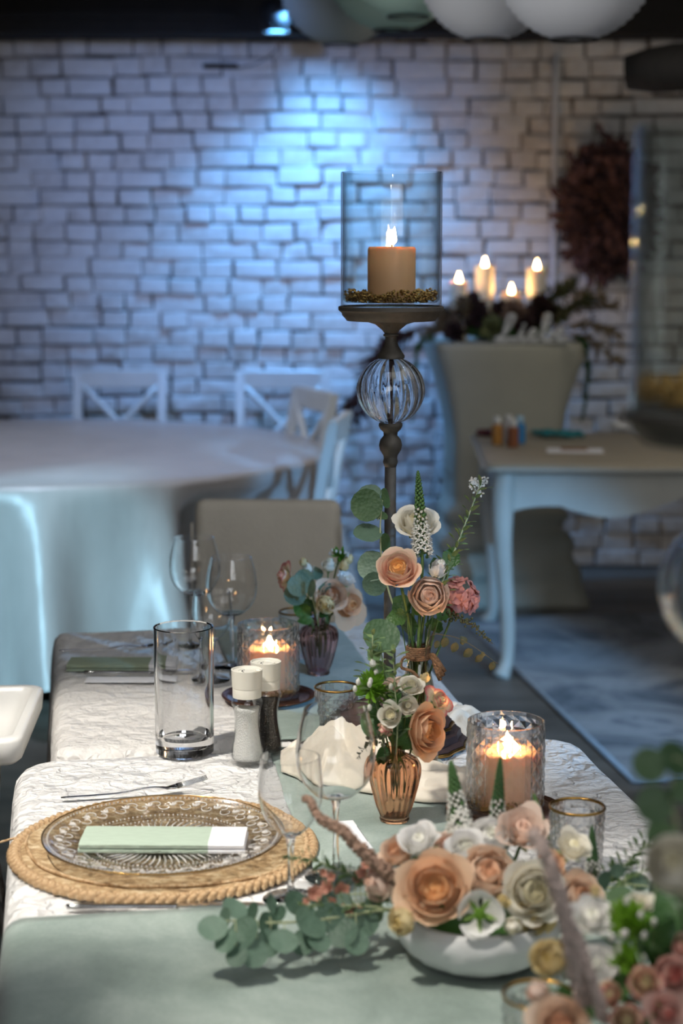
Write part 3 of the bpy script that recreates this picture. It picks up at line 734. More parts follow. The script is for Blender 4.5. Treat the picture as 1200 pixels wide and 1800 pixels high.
# ---------------------------------------------------------------- tall candle stands
def tall_stand(p, label, glab, clab, grlab, power, dz=0.0, seed=1):
    t = thing('candle_stand', p, label, 'candle stand', 'tall candle stands')
    z = lambda a: a - TZ + dz
    q = MB(); base = [(.113, 0), (.114, .008), (.108, .012), (.106, .012), (.104, .022), (.092, .024), (.091, .036), (.078, .038), (.076, .050), (.052, .054), (.046, .062), (.022, .068), (.014, .085), (.010, .10)]
    q.lathe(base, 48, lambda a, i, r, zz: (r*(1+(.022*math.cos(16*a) if r > .05 else 0)), zz)); b = obj('base', q, M['iron_dark'], t, sharp=40)
    for zz, r in ((.004, .1165), (.030, .0945)):
        q = MB(); q.lathe([(r-.003, zz-.003), (r+.001, zz-.0015), (r+.001, zz+.0015), (r-.003, zz+.003)], 48, lambda a, i, rr, z2: (rr*(1+.022*math.cos(16*a)), z2), closed=True)
        obj('gilt_edge', q, M['gold'], b)
    q = MB(); q.tube([(0, 0, .06), (0, 0, .25), (0, 0, z(1.19))], [.0092, .0088, .0083], 20); obj('pole', q, M['iron'], t)
    q = MB(); q.lathe([(.0085, z(1.165)), (.011, z(1.172)), (.0098, z(1.178)), (.0105, z(1.182)), (.0155, z(1.190)), (.0170, z(1.197)), (.0150, z(1.205)), (.0100, z(1.211)), (.0105, z(1.216)), (.0150, z(1.220)), (.0175, z(1.225)), (.0170, z(1.229)), (.008, z(1.230))], 32); obj('finial', q, M['iron'], t)
    # ribbed glass ball
    R = .0488; zc = z(1.277); prof = [(max(.012, R*math.sin(th)), zc - R*math.cos(th)) for th in [PI*(i+1.6)/24.2 for i in range(22)]]
    rib = lambda a, i, r, zz: (r*(1+.022*math.cos(18*a + 2.2*math.sin((zz-zc)/R*1.1))), zz)
    q = MB(); q.lathe(prof, 108, rib, cap0=False, cap1=False)
    inn = [(r-.0026, zz) for r, zz in prof]
    q2 = len(q.v); q.lathe(inn, 108, lambda a, i, r, zz: (r*(1+.012*math.cos(18*a + 2.2*math.sin((zz-zc)/R*1.1))), zz), cap0=False, cap1=False)
    seg = 108; n = len(prof)
    for k in range(seg):
        k2 = (k+1) % seg; q.f.append((k, k2, q2+k2, q2+k)); A = (n-1)*seg; q.f.append((A+k, A+k2, q2+A+k2, q2+A+k))
    obj('glass_ball', q, M['clear'], t, sharp=50)
    q = MB(); q.tube([(0, 0, z(1.228)), (.001, 0, z(1.277)), (0, 0, z(1.327))], .0034, 10); obj('inner_rod', q, M['iron_dark'], t)
    q = MB(); q.lathe([(.012, z(1.322)), (.0195, z(1.323)), (.0200, z(1.327)), (.0165, z(1.332)), (.0110, z(1.341)), (.0085, z(1.350)), (.0086, z(1.3545)), (.0112, z(1.3555)), (.0112, z(1.358)), (.0090, z(1.3585)), (.012, z(1.3635)), (.022, z(1.372)), (.040, z(1.3775)), (.0640, z(1.3775)), (.0665, z(1.381)), (.0705, z(1.385)), (.0710, z(1.3885)), (.0760, z(1.3925)), (.0760, z(1.3975)), (.0735, z(1.3985)), (.072, z(1.3955)), (.001, z(1.3955))], 56,
        lambda a, i, r, zz: (r*(1+(.03*math.cos(20*a) if 10 <= i <= 12 else 0)), zz)); obj('candle_cup', q, M['iron'], t, sharp=50)
    # loose pieces standing on the cup
    c = Vector(p) + Vector((0, 0, z(1.3960)))
    R = .0725; h = .192
    q = MB(); q.lathe([(R-.004, 0), (R-.001, .001), (R, .004), (R, h-.002), (R-.0006, h), (R-.0026, h), (R-.0032, h-.002), (R-.0032, .012), (R-.006, .008), (.002, .0075)], 72)
    tag(obj('hurricane_glass', q, M['hurricane'], loc=c, sharp=25), glab, 'candle holder')
    candle(c+Vector((.0005, 0, .0078)), .0345, .079, M['wax_tan'], clab, power, .026, .12, .002)
    gravel(c+Vector((0, 0, .0078)), .036, .0665, .017, 950, grlab, .0027, seed)
g = at_z(684, 1307, TZ+.0005); tall_stand((g.x, 2.58, TZ+.002), 'tall iron candle stand with a ribbed glass ball behind the tall bouquet', 'clear hurricane glass on top of the tall candle stand', 'tan pillar candle burning in the hurricane glass at the top', 'gold gravel around the candle in the tall hurricane glass', .26, 0, 11)
tall_stand((.2675, 1.20, TZ+.008), 'blurred tall candle stand at the right edge, close to the camera', 'large blurred hurricane glass cut off by the right edge', 'pillar candle in the blurred hurricane glass at the right edge', 'gold gravel in the blurred hurricane glass at the right edge', .10, -.026, 12)

# ---------------------------------------------------------------- place setting
MC = at_z(288, 1497)
pl = thing('placemat', MC+Vector((0, 0, .002)), 'round woven straw placemat with braided rim under the glass plate', 'placemat')
q = MB(); prof = [(.178, 0), (.180, .004), (.176, .0075)]
n = 26
for i in range(n):
    r = .174*(1-i/n); prof.append((r, .008+.0016*(i % 2)))
q.lathe(prof, 96, lambda a, i, r, z: (r, z + (.0007*math.sin(a*31+i*1.7) if i > 2 else 0))); obj('woven_disc', q, M['straw'], pl)
pb = MB(); pb.ball((0, 0, 0), 1, 10, 7, (.0105, .0048, .0050)); pm = pb.mesh('plait', M['plait'])
NP = 100
for k in range(NP):
    a = TAU*k/NP
    for side in (0, 1):
        r = .1800 + (.0042 if side else -.0008)
        obj('plait', pm, None, pl, (r*math.cos(a+side*.03), r*math.sin(a+side*.03), .0058+.0005*math.sin(k*2.3)), rot=(0, -.3 if side else .3, a+PI/2+(.55 if side else -.55)))
q = MB(); q.tube(interp([(-.172, .035, .0075), (-.165, -.02, .0105), (-.13, -.095, .0110), (-.05, -.148, .011), (.05, -.150, .011), (.13, -.115, .0105), (.165, -.06, .009)], 40), .0022, 6)
obj('loose_strand', q, M['plait'], pl)
q = MB(); q.tube(interp([(-.184, .03, .006), (-.20, .022, .004), (-.215, .012, .002)], 8), [.0016]*6+[.001, .0006], 5); obj('straw_end', q, M['plait'], pl)

# pressed glass plate
pc = MC + Vector((.001, -.017, .0122))
q = MB()
out = [(.030, 0), (.078, .0005), (.085, .0030), (.100, .0055), (.128, .0105), (.1425, .0145), (.1455, .0160), (.1465, .0173), (.1450, .0184)]
inn = [(.1415, .0172)] + [(.140-.0035*i, .0168-.0011*i) for i in range(12)] + [(.097, .0066), (.090, .0056), (.083, .0050)] + [(.080-.004*i, .0048) for i in range(10)] + [(.036, .0046), (.020, .0046), (.001, .0046)]
prof = out + inner if False else out + inn
def relief(a, i, r, z):
    if i < len(out): return r, z
    if .101 < r < .139:   # scroll and leaf border
        k = (r-.120)/.019; w = math.sin(18*a + 2.5*math.sin(k*3)) * math.cos(k*4.2 + 1.5*math.sin(9*a)); return r, z + .0020*w*(1-k*k)
    if .040 < r < .082: return r, z + .0014*(1 if math.cos(44*a + (r-.06)*90) > 0 else -1)*min(1, (r-.04)/.01)
    return r, z
q.lathe(prof, 264, relief); plt = obj('glass_plate', q, M['plate_glass'], loc=pc, sharp=40); tag(plt, 'large pressed clear glass plate with ornamental border on the straw placemat', 'plate')
q = MB(); q.lathe([(.1450, .0180), (.1466, .0176), (.1470, .0186), (.1456, .0192)], 96, closed=True); obj('rim_refraction', q, M['gold'], plt)  # gold colour stands in for a tan refraction line in the rim
q = MB(); zr = lambda r: .0050+(max(0, r-.083)/.057)*.0118
for k in range(26):
    a0 = TAU*k/26
    for sg in (-1, 1):
        pts = []
        for i in range(12):
            th = i/11*5.0; rad_ = .0090*(1-i/15); pts.append((.121+sg*.003+rad_*math.sin(th)*sg, a0+sg*.045+rad_*math.cos(th)/.121))
        q.tube(interp([(r*math.cos(a), r*math.sin(a), zr(r)+.0006) for r, a in pts], 20), [.0007]*16+[.0006, .0005, .0004, .0003], 5)
    for d in (-.5, 0, .5):
        q.ball((0, 0, 0), 1, 8, 5, (1, 1, 1)); n0 = len(q.v)-(8*4+2); ca, sa = math.cos(a0+TAU/52), math.sin(a0+TAU/52)
        for m in range(n0, len(q.v)):
            x, y, z = q.v[m]; lx, ly = x*.0046, y*.0015; xx = lx*math.cos(d)-ly*math.sin(d)+.119+.006*math.cos(d); yy = lx*math.sin(d)+ly*math.cos(d)+.006*math.sin(d); q.v[m] = (xx*ca-yy*sa, xx*sa+yy*ca, zr(xx)+.0004+z*.0011)
b = obj('scroll_relief', q, M['relief'], plt); b['kind'] = 'stuff'
q = MB()
for k in range(56):
    a = TAU*k/56
    q.tube(interp([(r*math.cos(a+tw), r*math.sin(a+tw), .0052) for r, tw in ((.046, 0), (.056, .03), (.067, .03), (.080, 0))], 8), [.0004, .0008, .0010, .0011, .0011, .0010, .0008, .0004], 6)
b = obj('rib_relief', q, M['relief'], plt); b['kind'] = 'stuff'
for rr, zz, nn, bs in ((.1395, .0172, 150, .0013), (.1005, .0074, 110, .0012), (.0855, .0056, 96, .0013)):
    q = MB()
    for k in range(nn):
        a = TAU*k/nn; q.ball((rr*math.cos(a), rr*math.sin(a), zz), bs, 6, 4)
    b = obj('bead_ring', q, M['relief'], plt); b['kind'] = 'stuff'

def napkin(c, L, Wd, rotz, mat, label, end_l=.044, h=.0115):
    t = thing('folded_napkin', c, label, 'napkin', 'folded napkins', rotz)
    def slab(x0, x1, z0, z1, yo, seed):
        q = MB(); nu, nv = 10, 8
        def top(a, b):
            x = x0+(x1-x0)*a; y = -Wd/2-yo+(Wd+yo)*b; e = .0022
            edge = min(b, 1-b)*Wd; rz = z1 - (e*(1-min(1, edge/.004))**2)
            return (x, y, rz+.0004*noise.noise(Vector((x*40, y*40, seed))))
        def bot(a, b): x, y, z_ = top(a, b); return (x, y, z0)
        q.grid(top, nu, nv); o = len(q.v); q.grid(bot, nu, nv)
        W1 = nu+1
        for i in range(nu):
            q.f.append((i, i+1, o+i+1, o+i)); A = nv*W1; q.f.append((A+i, A+i+1, o+A+i+1, o+A+i))
        for j in range(nv):
            q.f.append((j*W1, (j+1)*W1, o+(j+1)*W1, o+j*W1)); A = nu; q.f.append((j*W1+A, (j+1)*W1+A, o+(j+1)*W1+A, o+j*W1+A))
        return q
    xs = L/2-end_l
    obj('lower_fold', slab(-L/2, xs, 0, h*.46, .001, 1), mat, t, sharp=60)
    obj('upper_fold', slab(-L/2+.001, xs, h*.48, h, 0, 2), mat, t, sharp=60)
    w1 = obj('white_end', slab(xs, L/2, 0, h*.46, .001, 3), M['paper'], t, sharp=60)
    w2 = obj('white_end', slab(xs, L/2-.001, h*.48, h, 0, 4), M['paper'], t, sharp=60)
    for w in (w1, w2): w['label'] = 'plain white end of the napkin'
nc = at_z(289, 1482, TZ+.0195); napkin(Vector((nc.x, nc.y, TZ+.0195)), .200, .070, -.015, M['napkin'], 'pale sage folded napkin with white end lying on the glass plate')
nc = at_z(213, 1170, TZ+.002); napkin(Vector((nc.x, nc.y, TZ-.001)), .185, .062, -.02, M['napkin_green'], 'green folded napkin with white end on the farther table', .04, .013)

def fork(a, b, label, lift=.006):
    a = Vector(a); b = Vector(b); d = b-a; L = Vector((d.x, d.y, 0)).length; rz = math.atan2(d.y, d.x)
    t = thing('fork', a, label, 'cutlery', 'forks', rz)
    def prof(x):   # height of the neck curve, half width, thickness
        f = x/L; z = .0032 + .006*math.exp(-((f-.62)/.16)**2) + lift*max(0, f-.72)/.28
        w = .0046-.0022*min(1, f/.5) if f < .62 else .0024 + .0085*min(1, max(0, f-.66)/.12)
        return z, w
    q = MB(); n = 30; vs = []; fs = []
    xe = .80
    for i in range(n+1):
        f = xe*i/n; z, w = prof(f*L); w = w*(.5 if i == 0 else 1); th = .0014
        vs += [(f*L, -w, z-.0004), (f*L, 0, z-th), (f*L, w, z-.0004), (f*L, w*.6, z+th*.5), (f*L, -w*.6, z+th*.5)]
    for i in range(n):
        for k in range(5): fs.append((i*5+k, i*5+(k+1) % 5, (i+1)*5+(k+1) % 5, (i+1)*5+k))
    fs += [tuple(range(5)), tuple(range(n*5, n*5+5))]
    q.add(vs, fs); obj('handle', q, M['steel'], t)
    for k in range(4):
        y = (k-1.5)*.0056; q = MB(); q.tube([(x*L, y*(1 if x < .9 else .97), prof(x*L)[0]-.0006) for x in (.79, .85, .9, .95, 1.0)], [.0016, .0014, .0013, .0012, .0006], 6); obj('tine', q, M['steel'], t)
def knife(a, b, label):
    a = Vector(a); b = Vector(b); d = b-a; L = Vector((d.x, d.y, 0)).length; rz = math.atan2(d.y, d.x)
    t = thing('knife', a, label, 'cutlery', 'knives', rz)
    q = MB(); n = 24; vs = []; fs = []
    for i in range(n+1):
        f = i/n; w = .0045+.0022*(1-f)*math.sin(PI*min(1, f*1.4+.15)); h = .0028+.0012*(1-f); w *= math.sin(PI*min(.5, f*3+.12)); x = f*.56*L
        for k in range(8): an = TAU*k/8; vs.append((x, w*math.cos(an), h+.0005+h*.8*math.sin(an)))
    for i in range(n):
        for k in range(8): fs.append((i*8+k, i*8+(k+1) % 8, (i+1)*8+(k+1) % 8, (i+1)*8+k))
    fs += [tuple(range(8)), tuple(range(n*8, n*8+8))]; q.add(vs, fs); obj('handle', q, M['steel'], t)
    q = MB(); vs = []; fs = []
    for i in range(n+1):
        f = i/n; x = .55*L+f*.45*L; y0 = -.006+.0015*f; y1 = (.0075+.003*f)*(1 if f < .75 else math.sqrt(max(0, 1-((f-.75)/.25)**2)))-.002
        y1 = max(y1, y0+.0006); vs += [(x, y0, .0035), (x, y0, .0055), (x, y1, .0046), (x, y1, .0042)]
    for i in range(n):
        for k in range(4): fs.append((i*4+k, i*4+(k+1) % 4, (i+1)*4+(k+1) % 4, (i+1)*4+k))
    fs += [(0, 1, 2, 3), tuple(range(n*4, n*4+4))]; q.add(vs, fs); obj('blade', q, M['steel'], t, smooth=False)
fork(at_z(107, 1406, TZ+.003), at_z(364, 1389, TZ+.003), 'fork lying behind the glass plate with its tines raised', .016)
knife(at_z(117, 1600, TZ+.0025), at_z(468, 1596, TZ+.0025), 'dinner knife lying in front of the straw placemat')
fork(at_z(104, 1146, TZ-.001), at_z(300, 1142, TZ-.001), 'fork behind the green napkin on the farther table', .014)
knife(at_z(148, 1186, TZ-.001), at_z(360, 1184, TZ-.001), 'knife in front of the green napkin on the farther table')
c0 = at_z(228, 1196, TZ-.001); q = MB(); q.box((-.075, -.018, 0), (.075, .018, .0016), .0005)
tag(obj('menu_card', q, M['paper'], loc=c0+Vector((0, 0, .0005)), smooth=False), 'narrow white card lying beside the knife on the farther table', 'card')
t = thing('place_card', at_z(620, 1469, TZ+.0042), 'white place card with small black print lying behind the balloon wine glass stem', 'card', None, .22)
q = MB(); q.box((-.013, -.055, 0), (.013, .055, .0016), .0004); obj('card', q, M['paper'], t, smooth=False)
q = MB(); q.box((.0065, -.052, .00155), (.0080, -.046, .0019)); q.box((.0055, -.052, .00155), (.0065, -.0512, .0019)); q.box((.0080, -.0468, .00155), (.0090, -.046, .0019)); q.box((.0120, -.030, .00155), (.0125, .030, .0019)); obj('print', q, M['ink'], t, smooth=False)

# ---------------------------------------------------------------- cream cloth gathered around the stand
def ruched(path, widths, heights, label, seed, n=70, m=30):
    P = interp([Vector((p.x, p.y, 0)) for p in path], n+1); q = MB()
    def ev(arr, f):
        x = f*(len(arr)-1); i = min(int(x), len(arr)-2); return arr[i]+(arr[i+1]-arr[i])*(x-i)
    def fn(a, b):
        i = round(b*n); p = P[i]; t = (P[min(i+1, n)]-P[max(i-1, 0)]).normalized(); nrm = Vector((-t.y, t.x, 0))
        w = ev(widths, b); h = ev(heights, b); k = 2*a-1
        arch = max(0, 1-abs(k)**2.4)
        wob = noise.noise(Vector((k*1.5, b*4, seed))); fold = .55*(abs(math.sin(k*5.5+b*5+wob*2.2+seed))-.6) + .35*(.4-abs(noise.noise(Vector((k*3.5, b*10, seed+4))))) + .12*noise.noise(Vector((k*9, b*24, seed)))
        z = TZ + .0055 + h*arch*(0.75+.55*fold) + .002*abs(noise.noise(Vector((a*7, b*20, 3))))
        edge = .012*noise.noise(Vector((b*8, k, seed+9)))
        pos = p + nrm*(w*k + edge); return Vector((pos.x, pos.y, max(z, TZ+.0045)))
    q.grid(fn, m, n); o = obj('gathered_cloth', q, M['cream_cloth']); md = o.modifiers.new('thickness', 'SOLIDIFY'); md.thickness = .0012; md.offset = 1
    return tag(o, label, 'cloth')
ruched([at_z(492, 1352), at_z(545, 1352), at_z(600, 1356), at_z(655, 1368), at_z(720, 1388), at_z(780, 1396), at_z(826, 1392)], [.030, .075, .085, .075, .06, .055, .05], [.020, .056, .076, .068, .040, .034, .03], 'cream gathered cloth wound around the foot of the tall candle stand', 3)
ruched([at_z(735, 1262), at_z(775, 1270), at_z(815, 1282), at_z(860, 1300)], [.03, .05, .05, .03], [.012, .030, .032, .012], 'greyish end of the gathered cloth behind the candle stand foot', 6, 36, 18)

# ---------------------------------------------------------------- vases
def ribbed_vase(p, mat, label, sc=1.0):
    t = thing('bud_vase', p, label, 'vase', 'ribbed bud vases')
    prof = spline([(.0185, 0), (.0195, .003), (.0185, .006), (.024, .022), (.0315, .052), (.0335, .068), (.030, .080), (.020, .086), (.0125, .090), (.0115, .096), (.0130, .101)], 40)
    shell = glass_shell(prof, .0022, .006)
    def mod(a, i, r, z): return r*(1+(.030*math.cos(20*a)*min(1, max(0, (z-.004)/.012))*min(1, max(0, (.092-z)/.008)) if i < 40 else 0)), z
    q = MB(); q.lathe(shell, 120, mod); obj('glass_body', q, mat, t, scale=sc, sharp=50); return t
v1 = at_z(693, 1441, TZ+.004); ribbed_vase(v1, M['amber_glass'], 'amber ribbed glass bud vase in front of the gathered cream cloth')
v2 = at_z(560, 1184, TZ); ribbed_vase(v2, M['mauve_glass'], 'mauve ribbed glass bud vase on the farther table')
v3 = Vector(((738-600)/F*2.40, 2.40, TZ+.004))
t = thing('bottle_vase', v3, 'narrow glass bottle vase with twine around its neck behind the amber bud vase', 'vase')
prof = spline([(.026, 0), (.028, .004), (.029, .06), (.027, .10), (.020, .140), (.0140, .165), (.0135, .180), (.0155, .190)], 30)
q = MB(); q.lathe(glass_shell(prof, .0018, .005), 40); obj('glass_body', q, M['bottle_glass'], t, sharp=50)
q = MB()
for k in range(7): q.lathe([(.0155+.002*math.cos(b), .170+k*.0026+.0018*math.sin(b)) for b in [TAU*i/6 for i in range(6)]], 24, closed=True)
tw = obj('twine_wrap', q, M['twine'], t)
for k, (dx, dz) in enumerate(((.034, -.028), (.030, -.034), (.036, -.022))):
    q = MB(); q.tube(interp([(.014, -.008, .176), (.02, -.012, .170+.004*k), (.5*(.014+dx), -.014, .176+.5*dz+.006), (dx, -.014, .176+dz)], 8), [.0016, .002, .0022, .0026, .003, .0034, .0036, .0034], 6); obj('twine_end', q, M['twine'], tw)
q = MB(); q.tube(interp([(-.004, -.016, .172), (-.02, -.022, .176), (-.024, -.022, .162), (-.008, -.019, .155), (.004, -.018, .140)], 14), .0022, 6); obj('twine_bow', q, M['twine'], tw)

# ---------------------------------------------------------------- flowers
def petal(q, R, h, hw, close, curl, phi, seed, nu=6, nv=5, wave=0.03):
    def fn(a, b):
        u = 2*a-1; vv = b*(1-.20*abs(u)**1.8 - .05*abs(u)**6); w = hw*math.sin(PI*(.10+.50*b))
        r = R*math.sqrt(max(0, 1-(1-vv)**2.4)); r *= 1-close*vv**3
        r += curl*R*max(0, vv-.55)**2*4.0 + .07*R*abs(u)**3*b*(1 if hw < 1.3 else 0); z = h*vv - curl*h*max(0, vv-.72)**2*3.2
        r += R*wave*math.sin(u*3.1+seed*1.7)*b*b + R*.03*noise.noise(Vector((u*2, b*2, seed)))
        a_ = phi+u*w; return (r*math.cos(a_), r*math.sin(a_), z + h*wave*.7*math.cos(u*4+seed)*b*b)
    q.grid(fn, nu, nv, uv=True)
KIND = {   # heart layers, then petal rings (count, R, h, halfwidth, close, curl)
 'open': ([(.09, .94), (.16, .97), (.22, .99), (.28, 1.01), (.34, 1.04), (.39, 1.07)], [(4, .45, 1.10, 1.0, .24, .0), (4, .56, 1.10, .98, .18, .03), (5, .68, 1.06, .86, .11, .09), (5, .80, .99, .82, .05, .19), (6, .90, .84, .70, 0, .36)]),
 'cup': ([(.16, 1.10), (.24, 1.15), (.32, 1.18), (.38, 1.2)], [(4, .50, 1.20, 1.1, .38, .0), (5, .68, 1.18, .9, .32, 0), (5, .84, 1.10, .85, .26, .04), (5, .95, .9, .8, .16, .12)]),
 'bud': ([(.12, 1.9), (.22, 1.95), (.32, 1.9)], [(3, .55, 1.9, 1.2, .42, .04), (3, .72, 1.6, 1.1, .30, .10), (3, .85, 1.15, .9, .1, .25)]),
 'ruffle': ([(.15, 1.2), (.28, 1.3)], [(4, .45, 1.35, .95, -.15, .05), (5, .62, 1.3, .85, -.25, .12), (5, .75, 1.15, .8, -.3, .25)]),
 'flat': ([], [(3, .95, .42, .75, 0, .10), (3, .98, .38, .78, 0, .15)]),
 'fallen': ([(.12, 1.2), (.22, 1.3), (.32, 1.3)], [(4, .48, 1.3, 1.0, .2, .0), (4, .72, 1.15, .95, .05, .20), (5, .95, .62, .85, -.1, .70)]),
}
CACHE = {}
def head_meshes(kind, col, var):
    key = (kind, col, var)
    if key in CACHE: return CACHE[key]
    rg = random.Random(hash(kind) % 97 if False else sum(map(ord, kind))+var*13); heart, rings = KIND[kind]; res = []
    if heart:
        q = MB()
        for i, (R, h) in enumerate(heart): 
            petal(q, R, h, 1.75, .30 if kind == 'open' else .55, 0, i*2.4+var, i+var*7, 8, 4, .02); petal(q, R*1.05, h*.985, 1.5, .28 if kind == 'open' else .53, 0, i*2.4+PI+var, i+40+var*7, 8, 4, .02)
        Rm, hm = heart[-1][0]*1.08, min(h for R, h in heart)
        def dome(a, b):
            an = TAU*a + var; r = Rm*(.02+.98*b); ph = (an*2/TAU + b*3.4 + .15*math.sin(an*3)) % 1
            return (r*math.cos(an), r*math.sin(an), hm*(.84 + .08*(1-b)**1.5) + hm*.06*ph*min(1, b*4))
        q.grid(dome, 30, 10, uv=True)
        res.append(('heart', q.mesh('heart', PETAL[col][1])))
    elif kind == 'flat':
        q = MB(); q.ball((0, 0, .20), .27, 12, 6, (1, 1, .8))
        for k in range(26): a = k*2.4; r = .28*math.sqrt((k+4)/30); q.tube([(r*.8*math.cos(a), r*.8*math.sin(a), .25), (r*math.cos(a), r*math.sin(a), .42)], [.025, .035], 5)
        res.append(('flower_eye', q.mesh('flower_eye', M['lime'])))
    ph = rg.random()*6
    for ri, (n, R, h, hw, cl, cu) in enumerate(rings):
        for k in range(n):
            q = MB(); wv = .10 if kind == 'ruffle' else .035
            petal(q, R*rg.uniform(.95, 1.06), h*rg.uniform(.93, 1.05), hw*rg.uniform(.92, 1.08), cl, cu*rg.uniform(.5, 1.5), ph+TAU*k/n+rg.uniform(-.22, .22), rg.random()*50, 6, 5, wv)
            res.append(('petal', q.mesh('petal', PETAL[col][1 if (kind == 'open' and ri == 0) else 0])))
        ph += 2.0/n*1.7 + .3
    q = MB()
    for k in range(5):
        a = TAU*k/5; c, s = math.cos(a), math.sin(a)
        q.add([(.10*c-.1*s, .10*s+.1*c, .02), (.10*c+.1*s, .10*s-.1*c, .02), (.50*c+.12*s, .5*s-.12*c, .10), (.50*c-.12*s, .5*s+.12*c, .10), (.86*c, .86*s, .30)], [(0, 1, 2, 3), (3, 2, 4)])
    q.lathe([(.08, -.22), (.2, -.10), (.24, .02), (.1, .05)], 10)
    res.append(('sepals', q.mesh('sepals', M['calyx'])))
    CACHE[key] = res; return res
FL_N = [0]
def flower(name, pos, r, ax, kind, col, label, root, cat='flower', spin=None, group=None, squash=1.0, stem_mat=None, stem_r=None):
    if kind in ('open', 'fallen'): r *= .87
    FL_N[0] += 1; var = FL_N[0] % 3
    t = thing(name, root, label, cat, group)
    ax = Vector(ax).normalized(); rot = quat_z(ax, spin if spin is not None else FL_N[0]*1.1)
    hh = {'open': .52, 'cup': .55, 'bud': .9, 'ruffle': .6, 'flat': .2, 'fallen': .55}[kind]
    base = Vector(pos) - ax*(r*hh) - Vector(root)
    for nm, me in head_meshes(kind, col, var):
        obj(nm, me, None, t, base, rot=rot, scale=(r, r, r*squash))
    b0 = base - ax*(.15*r)
    q = MB(); L = b0.length; mid = b0*.55 + Vector((0, 0, .01)) - ax*(L*.10)
    q.tube(interp([Vector((0, 0, 0)), mid, b0], 8), stem_r or max(.0012, min(.0028, r*.075)), 7); obj('stem', q, stem_mat or M['stem'], t)
    return t
def leaf_mesh(kind):
    if ('leaf', kind) in CACHE: return CACHE[('leaf', kind)]
    q = MB()
    if kind == 'round':
        nr, ns = 3, 14; vs = [(0, .5, 0)]; fs = []
        for j in range(1, nr+1):
            for k in range(ns):
                a = TAU*k/ns; r = .5*j/nr; x = r*math.cos(a)*1.02; y = .5+r*math.sin(a); z = .10*(x*x*4)*.5 + .12*(y-.5)**2 + .02*math.sin(a*3)*j/nr
                if abs(x) < .02: z -= .01
                vs.append((x, y, z))
        for k in range(ns): fs.append((0, 1+k, 1+(k+1) % ns))
        for j in range(nr-1):
            for k in range(ns): a = 1+j*ns; fs.append((a+k, a+ns+k, a+ns+(k+1) % ns, a+(k+1) % ns))
        q.add(vs, fs)
    else:
        wid = {'oval': .36, 'lance': .13, 'needle': .07, 'tooth': .40}[kind]
        def fn(a, b):
            u = 2*a-1; w = wid*math.sin(PI*b**.85)**.8 + .004; 
            if kind == 'tooth': w *= 1+.10*math.sin(b*40)
            return (u*w, b, .12*abs(u)*w*2 - .22*b*b + .05*math.sin(b*6)*u)
        q.grid(fn, 4, 9 if kind == 'tooth' else 7)
    CACHE[('leaf', kind)] = q; return q
LM = {}
def leaf_obj(kind, mat, parent, base, tipdir, nrm, size, name='leaf'):
    key = (kind, mat.name)
    if key not in LM: LM[key] = leaf_mesh(kind).mesh('leaf', mat)
    y = Vector(tipdir).normalized(); z = Vector(nrm); z = (z - y*z.dot(y)); z = z.normalized() if z.length > 1e-4 else y.orthogonal(); x = y.cross(z)
    R = Matrix((x, y, z)).transposed().to_quaternion()
    return obj(name, LM[key], None, parent, base, rot=R, scale=size)
def branch(name, pts, rad, mat, label, cat, group=None):
    P = [Vector(p) for p in pts]; t = thing(name, P[0], label, cat, group)
    L = interp([p-P[0] for p in P], max(8, len(P)*5)); n = len(L)
    q = MB(); q.tube(L, [rad*(1-.6*i/(n-1)) for i in range(n)], 6); obj('stem', q, mat, t)
    return t, P[0], L
def sprig_needles(t, L, mat, length, n, f0=.1, spread=1.0, seed=1, kind='lance', name='needles', droop=0):
    rg = random.Random(seed); q = MB(); src = leaf_mesh(kind); N = len(L)
    for i in range(n):
        f = f0+(1-f0)*i/n; x = f*(N-1); k = min(int(x), N-2); p = L[k].lerp(L[k+1], x-k); tan = (L[k+1]-L[k]).normalized()
        a = i*2.4+rg.uniform(-.4, .4); X = tan.orthogonal().normalized(); Y = tan.cross(X); side = X*math.cos(a)+Y*math.sin(a)
        y = (tan*.75+side*spread+Vector((0, 0, -droop))).normalized(); z = tan - y*tan.dot(y); z.normalize(); xx = y.cross(z); s = length*rg.uniform(.7, 1.15)*(1-.35*f)
        q.add([p+xx*(v[0]*s)+y*(v[1]*s)+z*(v[2]*s) for v in [Vector(v) for v in src.v]], src.f)
    o = obj(name, q, mat, t, recalc=False); o['kind'] = 'stuff'; return o
